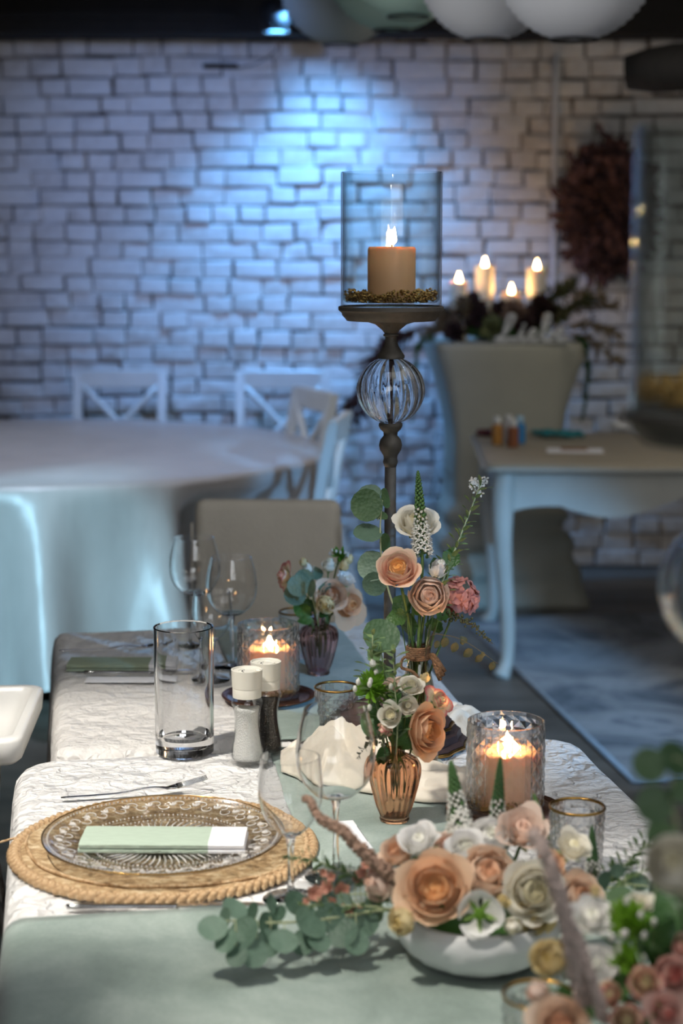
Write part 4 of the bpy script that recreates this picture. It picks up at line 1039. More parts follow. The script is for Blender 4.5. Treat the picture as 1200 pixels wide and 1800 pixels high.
def veronica(base, tip, r, label, root, white_from=.0, white_to=.45, seed=1, florets=True):
    """spike flower: green buds towards the tip, white florets low down"""
    base, tip, root = Vector(base), Vector(tip), Vector(root); t = thing('veronica_spike', root, label, 'flower', 'white flower spikes')
    d = tip-base; L = d.length; ax = d.normalized(); X = ax.orthogonal().normalized(); Y = ax.cross(X); rg = random.Random(seed)
    q = MB(); q.tube(interp([root-root, (base-root)*.6+Vector((0, 0, .004)), base-root, tip-root], 12), [.0022]*8+[.0018, .0014, .001, .0006], 6); obj('stem', q, M['stem'], t)
    g = MB(); w = MB(); fl = MB(); N = 150
    for i in range(N):
        f = i/N; rr = r*(1-f)**.62*.95; a = i*2.39996; s = r*(.30-.17*f); p = base-root+d*f + (X*math.cos(a)+Y*math.sin(a))*rr*.75
        out = (X*math.cos(a)+Y*math.sin(a)+ax*.5).normalized()
        if f < white_to and rg.random() < .9 and f >= white_from:
            w.ball(p+out*s*.6, s*.72, 6, 4)
            if florets and f < white_to*.6:
                for k in range(4):
                    b = TAU*k/4+i; e = out.orthogonal().normalized(); e2 = out.cross(e); dd = (e*math.cos(b)+e2*math.sin(b))
                    c = p+out*s*1.1; nn = out.cross(dd)
                    fl.add([c, c+dd*s*.9+nn*s*.42+out*s*.2, c+dd*s*1.6+out*s*.5, c+dd*s*.9-nn*s*.42+out*s*.2], [(0, 1, 2, 3)])
            g.ball(p, s*.7, 5, 3)
        else: g.ball(p, s, 5, 4)
    o = obj('green_buds', g, M['spike'], t, recalc=False); o['kind'] = 'stuff'
    if w.v: o = obj('white_buds', w, M['white_floret'], t, recalc=False); o['kind'] = 'stuff'
    if fl.v: o = obj('florets', fl, M['white_floret'], t, recalc=False, smooth=False); o['kind'] = 'stuff'
def strand(pts, rads, mat, label, seed, name='amaranth_strand', group=None):
    P = [Vector(p) for p in pts]; L = interp([p-P[0] for p in P], 60); rg = random.Random(seed); q = MB(); n = len(L)
    R = [rads[1]+(rads[0]-rads[1])*(1-i/(n-1))**1.9 for i in range(n)]
    q.tube(L, [r*rg.uniform(.7, 1.05) for r in R], 8)
    for i in range(n-1):
        for k in range(7):
            a = rg.uniform(0, TAU); f = rg.random(); p = L[i].lerp(L[i+1], f); tan = (L[i+1]-L[i]).normalized(); X = tan.orthogonal().normalized(); Y = tan.cross(X)
            q.ball(p+(X*math.cos(a)+Y*math.sin(a))*R[i]*.9, R[i]*rg.uniform(.25, .45)*min(1.2, .6+.003/R[i]), 5, 3)
    return tag(obj(name, q, mat, loc=P[0], recalc=False), label, 'plant', group)
def pt(px, py, zc): return at_d(px, py, zc)

# ---- bowl of roses
BC = at_z(838, 1686, TZ+.0075)
q = MB(); bo = spline([(.040, 0), (.055, .004), (.076, .018), (.0845, .034), (.084, .046), (.079, .055)], 22)
def hammer(a, i, r, z):
    if i < 22: d = .0012*noise.noise(Vector((math.cos(a)*4.5, math.sin(a)*4.5, z*55))); return r+d*2, z
    return r, z
q.lathe(glass_shell(bo, .005, .006), 120, hammer)
tag(obj('flower_bowl', q, M['ceramic'], loc=BC), 'white hammered ceramic bowl holding peach and white roses', 'bowl')
q = MB(); q.lathe([(.060, .016), (.070, .028), (.073, .046), (.06, .058), (.02, .064)], 24)
tag(obj('floral_foam', q, M['leaf'], loc=BC), 'dark green foam and moss filling the white flower bowl', 'foam')
def br(dx, dy): return BC + Vector((dx, dy, .045))
A = dict(toc=face(0, .45, 1))
bowlA = [
 (765, 1563, 1.795, 62, face(-.14, .58, .9), 'open', 'peach', 'largest peach rose with orange heart at the front left of the white bowl', (-.035, -.03)),
 (856, 1536, 1.83, 46, face(.05, .7, .9), 'cup', 'palepeach', 'pale peach cupped rose in the middle of the white bowl', (.0, -.02)),
 (936, 1567, 1.80, 50, face(.10, .42, 1), 'open', 'cream', 'cream white open rose at the front right of the white bowl', (.04, -.03)),
 (738, 1484, 1.87, 32, face(-.25, 1, .4), 'ruffle', 'white', 'pure white lisianthus standing up at the left of the white bowl', (-.04, .01)),
 (700, 1500, 1.90, 34, face(-.5, .7, .5), 'open', 'palepeach', 'peach rose half hidden behind the white lisianthus', (-.05, .02)),
 (785, 1492, 1.90, 34, face(-.1, .9, .4), 'open', 'blush', 'blush rose at the back of the white bowl beside the first white spike', (-.02, .03)),
 (818, 1490, 1.87, 32, face(-.1, .8, .7), 'open', 'white', 'white rose at the back of the bowl in front of the broad white spike', (-.01, .02)),
 (863, 1474, 1.91, 36, face(.0, .9, .6), 'cup', 'white', 'white cupped rose at the back under the middle green spike', (.01, .035)),
 (918, 1462, 1.91, 38, face(.0, .8, .6), 'ruffle', 'blush', 'blush ruffled flower at the back right, highest in the white bowl', (.03, .03)),
 (843, 1607, 1.775, 34, face(.05, .25, 1), 'flat', 'white', 'open white flower with a green centre hanging over the bowl rim', (.0, -.045)),
 (707, 1618, 1.785, 25, face(-.7, .1, .9), 'cup', 'yellow', 'yellow cream rose bud at the lower left of the white bowl', (-.055, -.03)),
 (884, 1585, 1.78, 13, face(-.1, .7, .8), 'bud', 'yellow', 'small green yellow bud between the open white flower and the cream rose', (.015, -.04)),
 (900, 1628, 1.775, 16, face(-.1, -.3, 1), 'bud', 'cream', 'pale green bud drooping over the rim below the cream rose', (.02, -.045)),
 (938, 1618, 1.80, 30, face(.2, .0, 1), 'fallen', 'amber', 'wilted amber flower under the cream rose', (.05, -.04)),
 (1005, 1492, 1.86, 28, face(.25, .9, .5), 'ruffle', 'cream', 'pale yellow lisianthus in front of the gold rimmed tumbler', (.055, .02)),
 (966, 1524, 1.86, 26, face(.2, .7, .8), 'open', 'apricot', 'apricot rose in front of the right hand candle glass', (.04, .01)),
 (1016, 1578, 1.83, 42, face(.4, .45, .9), 'open', 'palepeach', 'pale rose with brownish petal edges at the right of the white bowl', (.06, -.015)),
 (666, 1556, 1.86, 28, face(-.8, .5, .5), 'bud', 'blush', 'fluffy pale blush bud at the far left of the white bowl', (-.06, -.005)),
]
for px, py, zc, r, ax, k, c, lab, (dx, dy) in bowlA:
    zc -= .018; flower('rose' if k in ('open', 'cup') else 'blossom', pt(px, py, zc), r*1.14*zc/F, ax, k, c, lab, br(dx, dy))
for i, (b, tp, zc, rp, lab, dx, dy, wt) in enumerate([
  ((812, 1480), (792, 1338), 1.90, 24, 'broad white flower spike at the left of the bowl of roses', -.01, .03, .62),
  ((872, 1462), (879, 1332), 1.92, 17, 'dark green spike with white dots in front of the right candle glass', .01, .03, .42),
  ((962, 1500), (938, 1396), 1.92, 15, 'short leaning green spike left of the gold rimmed tumbler', .04, .03, .35),
  ((1042, 1566), (1040, 1452), 1.88, 17, 'green and white spike at the right end of the white bowl', .055, .02, .45)]):
    veronica(pt(b[0], b[1], zc), pt(tp[0], tp[1], zc+.01), rp*zc/F, lab, br(dx, dy), 0, wt, i+2, florets=(i == 0))
strand([pt(722, 1582, 1.86), pt(690, 1545, 1.84), pt(640, 1500, 1.83), pt(604, 1462, 1.83), pt(575, 1446, 1.84), pt(556, 1432, 1.85), pt(545, 1408, 1.86), pt(534, 1404, 1.87)], (.0100, .0036), M['strand'], 'brown curling amaranth strand rising from the bowl towards the wine glasses', 3)
# eucalyptus trailing to the left
def euca(pts_px, leaves, zc0, zc1, rad, label, mat, seed, root=None, mat2=None, stem_mat=None, kind='round', squash=True):
    n = len(pts_px); pts = [pt(x, y, zc0+(zc1-zc0)*i/(n-1)) for i, (x, y) in enumerate(pts_px)]
    if root is not None: pts = [Vector(root)] + pts
    t, o, L = branch('eucalyptus_branch', pts, rad, stem_mat or M['stem_pale'], label, 'foliage', 'eucalyptus')
    rg = random.Random(seed)
    for lf in leaves:
        px, py, rpx = lf[:3]; f = min(range(len(L)), key=lambda i: (L[i]+o-pt(px, py, dist_c(L[i]+o))).length)
        zc = dist_c(L[f]+o) + (lf[3] if len(lf) > 3 else rg.uniform(-.02, .02)); c = pt(px, py, zc); a = L[f]+o; size = 2*rpx*zc/F
        d = c-a; d = d.normalized() if d.length > .004 else Vector((rg.uniform(-1, 1), -.2, rg.uniform(-.5, 1))).normalized()
        nrm = face(rg.uniform(-.5, .5), rg.uniform(.1, .9), rg.uniform(.5, 1.0)) if len(lf) < 5 else face(*lf[4])
        nrm.normalize(); dd = (d - nrm*d.dot(nrm)*.6).normalized(); base = c - dd*size*.5
        m = mat2 if (mat2 and rg.random() < .35) else mat
        leaf_obj(kind, m, t, base-o, dd, nrm, (size, size, size)); q = MB()
        if (base-a).length > .006:
            q.tube([a-o, base-o], [.0008, .0006], 5); obj('leaf_stalk', q, stem_mat or M['stem_pale'], t)
    return t
euca([(690, 1600), (620, 1608), (550, 1618), (480, 1622), (420, 1618), (372, 1622)],
     [(374, 1632, 27, -.01), (412, 1598, 24, .03), (428, 1640, 31, -.015), (470, 1628, 26, 0, (.9, .3, .5)), (498, 1655, 26, -.02), (545, 1622, 33, -.01), (446, 1676, 26, -.03), (416, 1682, 20, -.03), (603, 1640, 29, -.01), (640, 1622, 26, 0), (520, 1588, 24, .02), (476, 1588, 16, .02, (.8, .2, .6)), (565, 1580, 26, .02), (655, 1600, 24, .01), (598, 1588, 22, .02), (560, 1655, 22, -.02), (395, 1618, 23, .01), (443, 1606, 20, .03), (486, 1612, 23, .02), (580, 1612, 27, 0), (626, 1656, 23, -.02), (534, 1656, 24, -.01), (398, 1655, 23, -.02), (470, 1658, 25, -.01), (610, 1612, 24, .02)],
     1.84, 1.80, .0022, 'eucalyptus branch with round grey green leaves trailing left from the white bowl', M['euca'], 5, br(-.05, -.02))
euca([(1010, 1540), (1060, 1560), (1110, 1555), (1150, 1560)], [(1060, 1548, 18), (1090, 1575, 22), (1120, 1550, 20), (1150, 1570, 22), (1085, 1530, 14)], 1.85, 1.83, .0018, 'eucalyptus twig at the right of the white bowl', M['euca'], 8, br(.055, .0))
# coral florets and herbs on the left
t, o, L = branch('coral_sprig', [br(-.055, 0), pt(660, 1575, 1.85), pt(600, 1572, 1.86), pt(545, 1568, 1.87)], .0014, M['stem_pale'], 'sprig of small coral florets left of the white bowl', 'flower')
rg = random.Random(21)
for (x, y, r) in [(552, 1571, 15), (575, 1560, 13), (601, 1566, 15), (585, 1588, 11), (628, 1605, 18), (610, 1610, 15), (640, 1600, 14), (645, 1520, 10), (637, 1535, 11), (655, 1535, 9), (567, 1535, 8), (582, 1542, 9), (540, 1585, 8), (600, 1600, 11), (625, 1545, 9)]:
    c = pt(x, y, 1.855+rg.uniform(-.015, .015)); q = MB(); s = r*1.85/F
    for k in range(5):
        a = TAU*k/5; d = Vector((math.cos(a), math.sin(a), .35)); e = Vector((-math.sin(a), math.cos(a), 0))
        q.grid(lambda u, v, d=d, e=e: d*(v*s) + e*((2*u-1)*s*.55*math.sin(PI*(.12+.8*v))) + Vector((0, 0, s*.25*v*v)), 3, 3, uv=True)
    obj('floret', q, M['coral'], t, c-o, rot=quat_z(face(rg.uniform(-.6, .6), .5, .9), rg.random()*6), recalc=False)
    q = MB(); q.tube([min(L, key=lambda p: (p+o-c).length), c-o], .0006, 5); obj('floret_stalk', q, M['stem_pale'], t)
def herb(pts, label, n, ln, seed, mat='herb', spread=.9, rad=.0014, kind='lance', name='rosemary_sprig', f0=.15, sm='stem_pale', droop=0):
    t, o, L = branch(name, pts, rad, M[sm], label, 'foliage', 'herb sprigs'); sprig_needles(t, L, M[mat], ln, n, f0, spread, seed, kind, droop=droop); return t, o, L
herb([br(-.05, .0), pt(660, 1560, 1.86), pt(610, 1535, 1.87), pt(560, 1515, 1.88), pt(505, 1505, 1.88)], 'rosemary sprig reaching left over the small wine glass foot', 46, .022, 2)
herb([br(-.05, .0), pt(665, 1595, 1.83), pt(590, 1592, 1.83), pt(530, 1590, 1.83)], 'rosemary sprig lying over the eucalyptus left of the white bowl', 34, .018, 3)
herb([br(.05, .01), pt(1050, 1560, 1.86), pt(1098, 1520, 1.87), pt(1140, 1482, 1.88)], 'rosemary sprig reaching up right from the white bowl', 46, .026, 4)
herb([br(.05, .01), pt(1060, 1572, 1.84), pt(1110, 1540, 1.84), pt(1165, 1520, 1.84)], 'low rosemary sprig at the right of the white bowl', 36, .022, 5)
for (x, y, zc, r, lab) in ((915, 1650, 1.79, 14, 'small green leaf hanging over the rim of the white bowl'),):
    pass

# ---- small bouquet in the amber vase
vr = v1 + Vector((0, 0, .095)); zv = dist_c(vr)
def vroot(v, i, zz=.03): return v + Vector((.008*math.cos(i*2.1), .008*math.sin(i*2.1), zz))
bq1 = [
 (745, 1284, -.01, 50, face(.75, .12, .7), 'open', 'apricot', 'big apricot rose leaning right over the amber bud vase'),
 (686, 1257, -.03, 23, face(-.15, .5, 1), 'open', 'cream', 'small cream spray rose at the left front of the amber vase bouquet'),
 (722, 1207, .01, 23, face(.1, .9, .6), 'open', 'cream', 'cream spray rose at the top of the amber vase bouquet'),
 (771, 1233, .02, 22, face(.6, .6, .6), 'fallen', 'edged', 'cream spray rose with pink tinged edges right of the amber vase bouquet'),
 (677, 1281, -.02, 16, face(-.5, -.5, .8), 'bud', 'edged', 'pink tipped bud hanging at the left of the amber vase'),
 (690, 1208, .02, 18, face(-.2, .8, .4), 'ruffle', 'blush', 'faded blush flower behind the left rosemary in the amber vase'),
 (716, 1240, -.01, 17, face(.1, .3, .9), 'ruffle', 'cream', 'cream ruffled blossom between the spray roses of the amber vase'),
 (655, 1166, .0, 8, face(-.1, 1, .2), 'bud', 'white', 'tiny white bud on a tall stem left in the amber vase bouquet'),
 (747, 1191, .02, 11, face(.4, 1, .2), 'bud', 'yellow', 'pale green bud at the upper right of the amber vase bouquet'),
]
for i, (px, py, dz, r, ax, k, c, lab) in enumerate(bq1):
    zc = zv+dz; flower('rose' if k in ('open', 'cup') else 'blossom', pt(px, py, zc), r*zc/F, ax, k, c, lab, vroot(v1, i))
def lime_tuft(px, py, zc, r, label, root, seed, n=70):
    t = thing('green_flower', root, label, 'flower', 'lime green flower tufts'); rg = random.Random(seed); c = pt(px, py, zc)-Vector(root)
    q = MB(); q.tube(interp([Vector((0, 0, 0)), c*.6+Vector((0, 0, .004)), c], 8), .0014, 6); obj('stem', q, M['stem'], t)
    q = MB(); src = leaf_mesh('lance'); R = r*zc/F
    for i in range(n):
        y = Vector((rg.gauss(0, 1), rg.gauss(0, 1), rg.gauss(.5, .8))).normalized(); z = y.orthogonal().normalized(); x = y.cross(z); s = R*rg.uniform(.7, 1.1)
        q.add([c+x*(v[0]*s)+y*(v[1]*s)+z*(v[2]*s) for v in src.v], src.f)
    o = obj('bracts', q, M['lime'], t, recalc=False); o['kind'] = 'stuff'
    q = MB()
    for i in range(9):
        y = Vector((rg.gauss(0, 1), rg.gauss(0, 1)-.5, rg.gauss(.6, .6))).normalized(); q.ball(c+y*R*.95, R*.12, 6, 5, (1, 1, 1.5))
    obj('buds', q, M['white_floret'], t, recalc=False)
lime_tuft(656, 1213, zv-.005, 36, 'spiky lime green flower at the left of the amber vase bouquet', vroot(v1, 12), 4, 110)
herb([vroot(v1, 2), pt(668, 1270, zv), pt(653, 1200, zv), pt(655, 1112, zv+.01)], 'rosemary sprig standing highest on the left of the amber vase', 34, .036, 6, spread=1.2, f0=.35)
herb([vroot(v1, 4), pt(698, 1290, zv-.02), pt(694, 1210, zv-.02), pt(690, 1140, zv-.02)], 'rosemary sprig standing in the middle of the amber vase bouquet', 30, .032, 7, spread=1.1, f0=.3)
euca([(690, 1250), (675, 1180), (668, 1130)], [(670, 1118, 33, .01, (.1, .3, 1)), (658, 1150, 16, .01), (675, 1182, 24, .02), (664, 1190, 22, .03)], zv+.02, zv+.04, .0016, 'eucalyptus twig with one big leaf at the top of the amber vase bouquet', M['euca_dark'], 31, vroot(v1, 7), stem_mat=M['stem'])
def leaf_cluster(name, leaves, root, label, mat, kind='oval', zc=2.3, seed=1, cat='foliage'):
    t = thing(name, root, label, cat, 'leafy stems'); rg = random.Random(seed); root = Vector(root)
    for i, (x0, y0, x1, y1) in enumerate(leaves):
        z = zc+rg.uniform(-.015, .02); a = pt(x0, y0, z)-root; b = pt(x1, y1, z+rg.uniform(-.02, .02))-root
        leaf_obj(kind, mat, t, a, b-a, face(rg.uniform(-.5, .5), rg.uniform(.2, 1), 1), ((b-a).length,)*3)
        q = MB(); q.tube(interp([Vector((0, 0, 0)), a*.5, a], 6), .0008, 5); obj('leaf_stalk', q, M['stem'], t)
    return t
leaf_cluster('leafy_stem', [(668, 1290, 640, 1262), (672, 1300, 655, 1240), (680, 1310, 668, 1345), (700, 1310, 690, 1270), (712, 1300, 700, 1250), (676, 1240, 700, 1220), (705, 1318, 718, 1290)], vroot(v1, 9), 'dark green leaves just above the neck of the amber vase', M['leaf'], 'oval', zv, 3)
herb([vroot(v1, 11), pt(672, 1300, zv-.03), pt(655, 1305, zv-.05), pt(628, 1334, zv-.06)], 'fine dark twig hanging left of the amber vase in front of the wine glass', 22, .012, 9, 'olive', rad=.0006, kind='oval', name='drooping_twig', sm='twig')

# ---- tall bouquet in the bottle
vb = v3 + Vector((0, 0, .18)); zb = dist_c(vb)
def broot(i): return v3 + Vector((.007*math.cos(i*2.1), .007*math.sin(i*2.1), .10))
bq2 = [
 (700, 1003, -.05, 42, face(-.12, .75, .8), 'open', 'pinkpeach', 'peach pink rose with golden heart overlapping the iron pole'),
 (753, 1047, -.04, 38, face(.05, .25, 1), 'cup', 'blush', 'round blush rose below the white spike in the tall bouquet'),
 (732, 922, .03, 42, face(.1, .8, .5), 'open', 'cream', 'ivory rose high in the tall bouquet just right of the iron pole'),
 (770, 1000, .0, 20, face(.3, .9, .5), 'bud', 'white', 'pale closed bud beside the rosemary branch in the tall bouquet'),
]
for i, (px, py, dz, r, ax, k, c, lab) in enumerate(bq2):
    zc = zb+dz; flower('rose' if k in ('open', 'cup') else 'blossom', pt(px, py, zc), r*zc/F, ax, k, c, lab, broot(i))
veronica(pt(742, 978, zb-.02), pt(734, 828, zb), 17*zb/F, 'tall flower spike at the top of the tall bouquet, dark green above white florets', broot(5), 0, .55, 9)
t, o, L = herb([broot(6), pt(752, 1120, zb), pt(775, 1030, zb), pt(806, 950, zb+.01), pt(845, 850, zb+.02)], 'long rosemary branch reaching highest to the upper right of the tall bouquet', 60, .030, 10, spread=.8, rad=.0026, f0=.35)
q = MB()
for k in range(14):
    c = pt(840+random.uniform(-12, 14), 855+random.uniform(-14, 14), zb+.02)-o
    for j in range(4):
        a = TAU*j/4+k; s = .0055; d = Vector((math.cos(a), -.3, math.sin(a))); e = Vector((-math.sin(a), 0, math.cos(a))); q.add([c, c+d*s*.6+e*s*.3, c+d*s, c+d*s*.6-e*s*.3], [(0, 1, 2, 3)])
f = obj('tip_florets', q, M['white_floret'], t, recalc=False, smooth=False); f['kind'] = 'stuff'
# hydrangea
t = thing('hydrangea', broot(8), 'dusty pink hydrangea petals at the right of the tall bouquet', 'flower'); hc = pt(806, 1052, zb+.02)-broot(8); rg = random.Random(5)
q = MB(); q.tube(interp([Vector((0, 0, 0)), hc*.55, hc], 8), .0016, 6); obj('stem', q, M['stem'], t)
for k in range(16):
    d = Vector((rg.gauss(0, 1), rg.gauss(-.6, .7), rg.gauss(.1, .9))).normalized(); c = hc+Vector((d.x*.024, d.y*.02, d.z*.026)); q = MB(); s = .0135
    for j in range(4):
        a = TAU*j/4; dd = Vector((math.cos(a), math.sin(a), .15)); e = Vector((-math.sin(a), math.cos(a), 0))
        q.grid(lambda u, v, dd=dd, e=e: dd*(v*s)+e*((2*u-1)*s*.62*math.sin(PI*(.1+.75*v)))+Vector((0, 0, .1*s*math.sin(u*5))), 3, 3, uv=True)
    obj('floret', q, M['pink_hydrangea'], t, c, rot=quat_z(d, rg.random()*6), recalc=False)
euca([(725, 1130), (690, 1060), (672, 990), (668, 930), (672, 880)],
     [(644, 888, 29, -.01, (-.1, .2, 1)), (651, 866, 20, .02), (676, 876, 18, .03, (.7, .2, .6)), (646, 938, 26, 0, (0, .85, .45)), (660, 905, 22, .03), (654, 995, 27, .01), (658, 1026, 22, .01), (676, 955, 18, .03, (.6, .2, .7))],
     zb+.03, zb+.07, .0020, 'eucalyptus branch with round leaves left of the iron pole', M['euca_dark'], 12, broot(9), M['euca'])
leaf_cluster('leafy_stem', [(722, 1078, 712, 1122), (715, 1082, 680, 1088), (700, 1062, 716, 1090), (760, 1085, 768, 1118), (740, 1080, 728, 1060), (712, 1045, 700, 1085), (770, 1090, 790, 1068), (790, 1000, 795, 960), (775, 1015, 760, 980)], broot(10), 'dark toothed rose leaves above the twine wrapped bottle neck', M['leaf'], 'tooth', zb, 8)
t, o, L = branch('seed_sprig', [broot(11), pt(760, 1115, zb), pt(790, 1085, zb-.01), pt(825, 1095, zb-.01), pt(866, 1132, zb-.01)], .0010, M['twig'], 'arching sprig of tiny green seeds at the right of the tall bouquet', 'foliage', 'herb sprigs')
q = MB(); rg = random.Random(8)
for i in range(90):
    f = .42+.58*i/90; p = L[int(f*(len(L)-1))]; q.ball(p+Vector((rg.gauss(0, .004), rg.gauss(0, .004), rg.gauss(0, .0045)))*(1.35-f), .0021*(1.3-.6*f), 6, 4)
f = obj('seeds', q, M['olive'], t, recalc=False); f['kind'] = 'stuff'
t, o, L = branch('leaflet_sprig', [broot(12), pt(752, 1128, zb-.02), pt(785, 1117, zb-.03), pt(825, 1132, zb-.03), pt(876, 1168, zb-.03)], .0009, M['twig'], 'thin drooping twig with round olive leaflets lowest at the right of the tall bouquet', 'foliage', 'herb sprigs')
for (x, y, s) in [(768, 1132, 13), (782, 1128, 17), (799, 1137, 17), (815, 1125, 14), (823, 1147, 18), (842, 1157, 15), (865, 1170, 15), (812, 1128, 10), (848, 1150, 10)]:
    c = pt(x, y, zb-.03); a = min(L, key=lambda p: (p+o-c).length); d = c-o-a
    d = d if d.length > .003 else Vector((.3, 0, -1)); leaf_obj('oval', M['olive'], t, c-o-d.normalized()*s*.0004, d, face(.2, .3, 1), (s*1.45*zb/F*.8,)*3)

# ---- far bouquet in the mauve vase
zf = dist_c(v2+Vector((0, 0, .1)))
bq3 = [
 (583, 1046, -.02, 30, face(.05, .35, 1), 'open', 'palepeach', 'pale peach rose at the front of the mauve vase bouquet'),
 (612, 1062, .01, 30, face(.6, .1, .8), 'fallen', 'apricot', 'faded apricot rose at the right of the mauve vase bouquet'),
 (572, 1062, -.03, 18, face(-.1, -.2, 1), 'cup', 'yellow', 'small yellow rose low in the mauve vase bouquet'),
 (500, 1013, .0, 20, face(-.9, .2, .4), 'fallen', 'edged', 'pink edged cream rose at the far left of the mauve vase bouquet'),
 (541, 1000, .01, 13, face(-.3, 1, .3), 'bud', 'cream', 'cream bud standing left of centre in the mauve vase bouquet'),
 (533, 988, .01, 9, face(-.1, 1, .2), 'bud', 'yellow', 'slim green bud at the upper left of the mauve vase bouquet'),
 (578, 993, .0, 14, face(.1, 1, .3), 'bud', 'cream', 'fat cream bud at the top of the mauve vase bouquet'),
 (605, 993, .0, 12, face(.35, 1, .2), 'bud', 'yellow', 'pale green bud at the upper right of the mauve vase bouquet'),
 (613, 983, .01, 10, face(.5, 1, .1), 'bud', 'yellow', 'slender green bud highest at the right of the mauve vase bouquet'),
 (606, 1020, .0, 16, face(.5, .9, .5), 'ruffle', 'white', 'white fringed blossom behind the pale peach rose of the mauve vase'),
]
for i, (px, py, dz, r, ax, k, c, lab) in enumerate(bq3):
    zc = zf+dz; flower('rose' if k in ('open', 'cup') else 'blossom', pt(px, py, zc), r*zc/F, ax, k, c, lab, vroot(v2, i))
lime_tuft(596, 978, zf+.01, 18, 'green tuft with pale tips at the top of the mauve vase bouquet', vroot(v2, 14), 9, 60)
euca([(556, 1080), (548, 1050), (540, 1025)], [(524, 1030, 20, -.01, (-.3, .3, 1)), (549, 1034, 16, -.03, (0, .3, 1)), (534, 1018, 18, .0), (518, 1046, 20, .0), (570, 1030, 12, 0), (552, 1008, 16, .03)], zf-.02, zf-.02, .0014, 'eucalyptus twig with round leaves at the left of the mauve vase', M['euca'], 41, vroot(v2, 3))
leaf_cluster('leafy_stem', [(545, 1085, 515, 1060), (550, 1090, 522, 1090), (552, 1075, 535, 1050), (560, 1085, 580, 1070), (548, 1092, 538, 1100)], vroot(v2, 5), 'dark green leaves above the neck of the mauve vase', M['leaf'], 'oval', zf-.01, 12)

# ---- foreground arrangement, out of focus
BB = Vector((.315, 1.455, TZ+.0075))
q = MB(); q.lathe(glass_shell(bo, .005, .006), 64); tag(obj('flower_bowl', q, M['ceramic'], loc=BB), 'second white flower bowl cut off at the bottom right corner', 'bowl')
q = MB(); q.lathe([(.060, .016), (.070, .028), (.073, .046), (.06, .058), (.02, .064)], 24); tag(obj('floral_foam', q, M['leaf'], loc=BB), 'dark foam and moss in the second white bowl at the bottom right', 'foam')
def bb(dx, dy): return BB+Vector((dx, dy, .045))
fg = [
 (965, 1685, 1.52, 36, face(-.4, .6, .9), 'cup', 'yellow', 'blurred yellow cream rose right below the white bowl'),
 (945, 1745, 1.50, 26, face(-.8, .1, .8), 'bud', 'blush', 'blurred pinkish petal flower at the lower left of the front arrangement'),
 (985, 1802, 1.47, 56, face(-.3, .5, .9), 'open', 'palepeach', 'blurred pale peach rose cut off by the bottom edge'),
 (1040, 1615, 1.52, 38, face(-.1, .8, .6), 'ruffle', 'white', 'blurred white lisianthus at the top left of the front arrangement'),
 (1046, 1695, 1.50, 34, face(.0, .6, .9), 'ruffle', 'white', 'blurred white blossom below the top left lisianthus of the front arrangement'),
 (1000, 1712, 1.52, 16, face(-.1, .6, .9), 'bud', 'white', 'blurred small white bud behind the pink strand'),
 (1068, 1748, 1.47, 26, face(.0, .5, 1), 'cup', 'edged', 'blurred cream rose with red edge near the bottom'),
 (1132, 1726, 1.46, 32, face(.1, .5, 1), 'open', 'edged', 'blurred cream and pink rose in the red part of the front arrangement'),
 (1180, 1715, 1.48, 40, face(.3, .5, .8), 'open', 'rosy', 'blurred dusty red rose at the right edge'),
 (1170, 1780, 1.44, 34, face(.2, .3, 1), 'fallen', 'rosy', 'blurred dusty red rose in the bottom right corner'),
 (1100, 1792, 1.44, 30, face(.0, .3, 1), 'open', 'edged', 'blurred yellow and pink rose at the bottom edge'),
 (1200, 1665, 1.50, 26, face(.4, .6, .8), 'open', 'rosy', 'blurred pink rose highest at the right edge'),
 (1126, 1590, 1.52, 22, face(.1, .9, .5), 'ruffle', 'cream', 'blurred small cream blossom above the lime green tuft'),
 (1046, 1566, 1.52, 11, face(-.1, 1, .3), 'bud', 'yellow', 'blurred upright lime bud above the white lisianthus'),
 (1012, 1650, 1.50, 13, face(-.1, 1, .4), 'bud', 'yellow', 'blurred pale green bud between strand and white blossoms'),
 (1185, 1522, 1.20, 58, face(-.2, .7, .8), 'cup', 'cream', 'very blurred big cream rose at the right edge above the front arrangement'),
]
for i, (px, py, zc, r, ax, k, c, lab) in enumerate(fg):
    flower('rose' if k in ('open', 'cup') else 'blossom', pt(px, py, zc), r*zc/F, ax, k, c, lab, bb(.03*math.cos(i*2.4), .03*math.sin(i*2.4)))
def lime_at(x, y, zc, r, lab, i, n=90): lime_tuft(x, y, zc, r, lab, bb(.03*math.cos(i), .03*math.sin(i)), i, n)
lime_at(1105, 1625, 1.50, 46, 'blurred lime green tuft at the top of the front arrangement', 3, 130)
lime_at(1100, 1690, 1.49, 34, 'blurred lime green tuft below the other in the front arrangement', 4, 90)
leaf_cluster('leafy_stem', [(1090, 1760, 1080, 1690), (1075, 1745, 1040, 1760), (1120, 1640, 1160, 1600), (1150, 1660, 1185, 1620), (1190, 1640, 1160, 1560), (1150, 1600, 1205, 1580), (1000, 1770, 985, 1735), (1160, 1700, 1140, 1650), (1175, 1690, 1200, 1600), (1090, 1720, 1120, 1680), (1030, 1790, 1050, 1740)], bb(.02, 0), 'blurred broad green leaves in the front arrangement', M['leaf'], 'oval', 1.50, 14)
euca([(1150, 1700), (1160, 1620), (1170, 1560)], [(1090, 1585, 28, .0), (1165, 1610, 34, .02), (1195, 1640, 34, .02), (1130, 1650, 26, 0), (1150, 1570, 26, .04), (1190, 1580, 30, .03)], 1.52, 1.54, .002, 'blurred grey green eucalyptus in the front arrangement', M['euca_dark'], 51, bb(.03, .01))
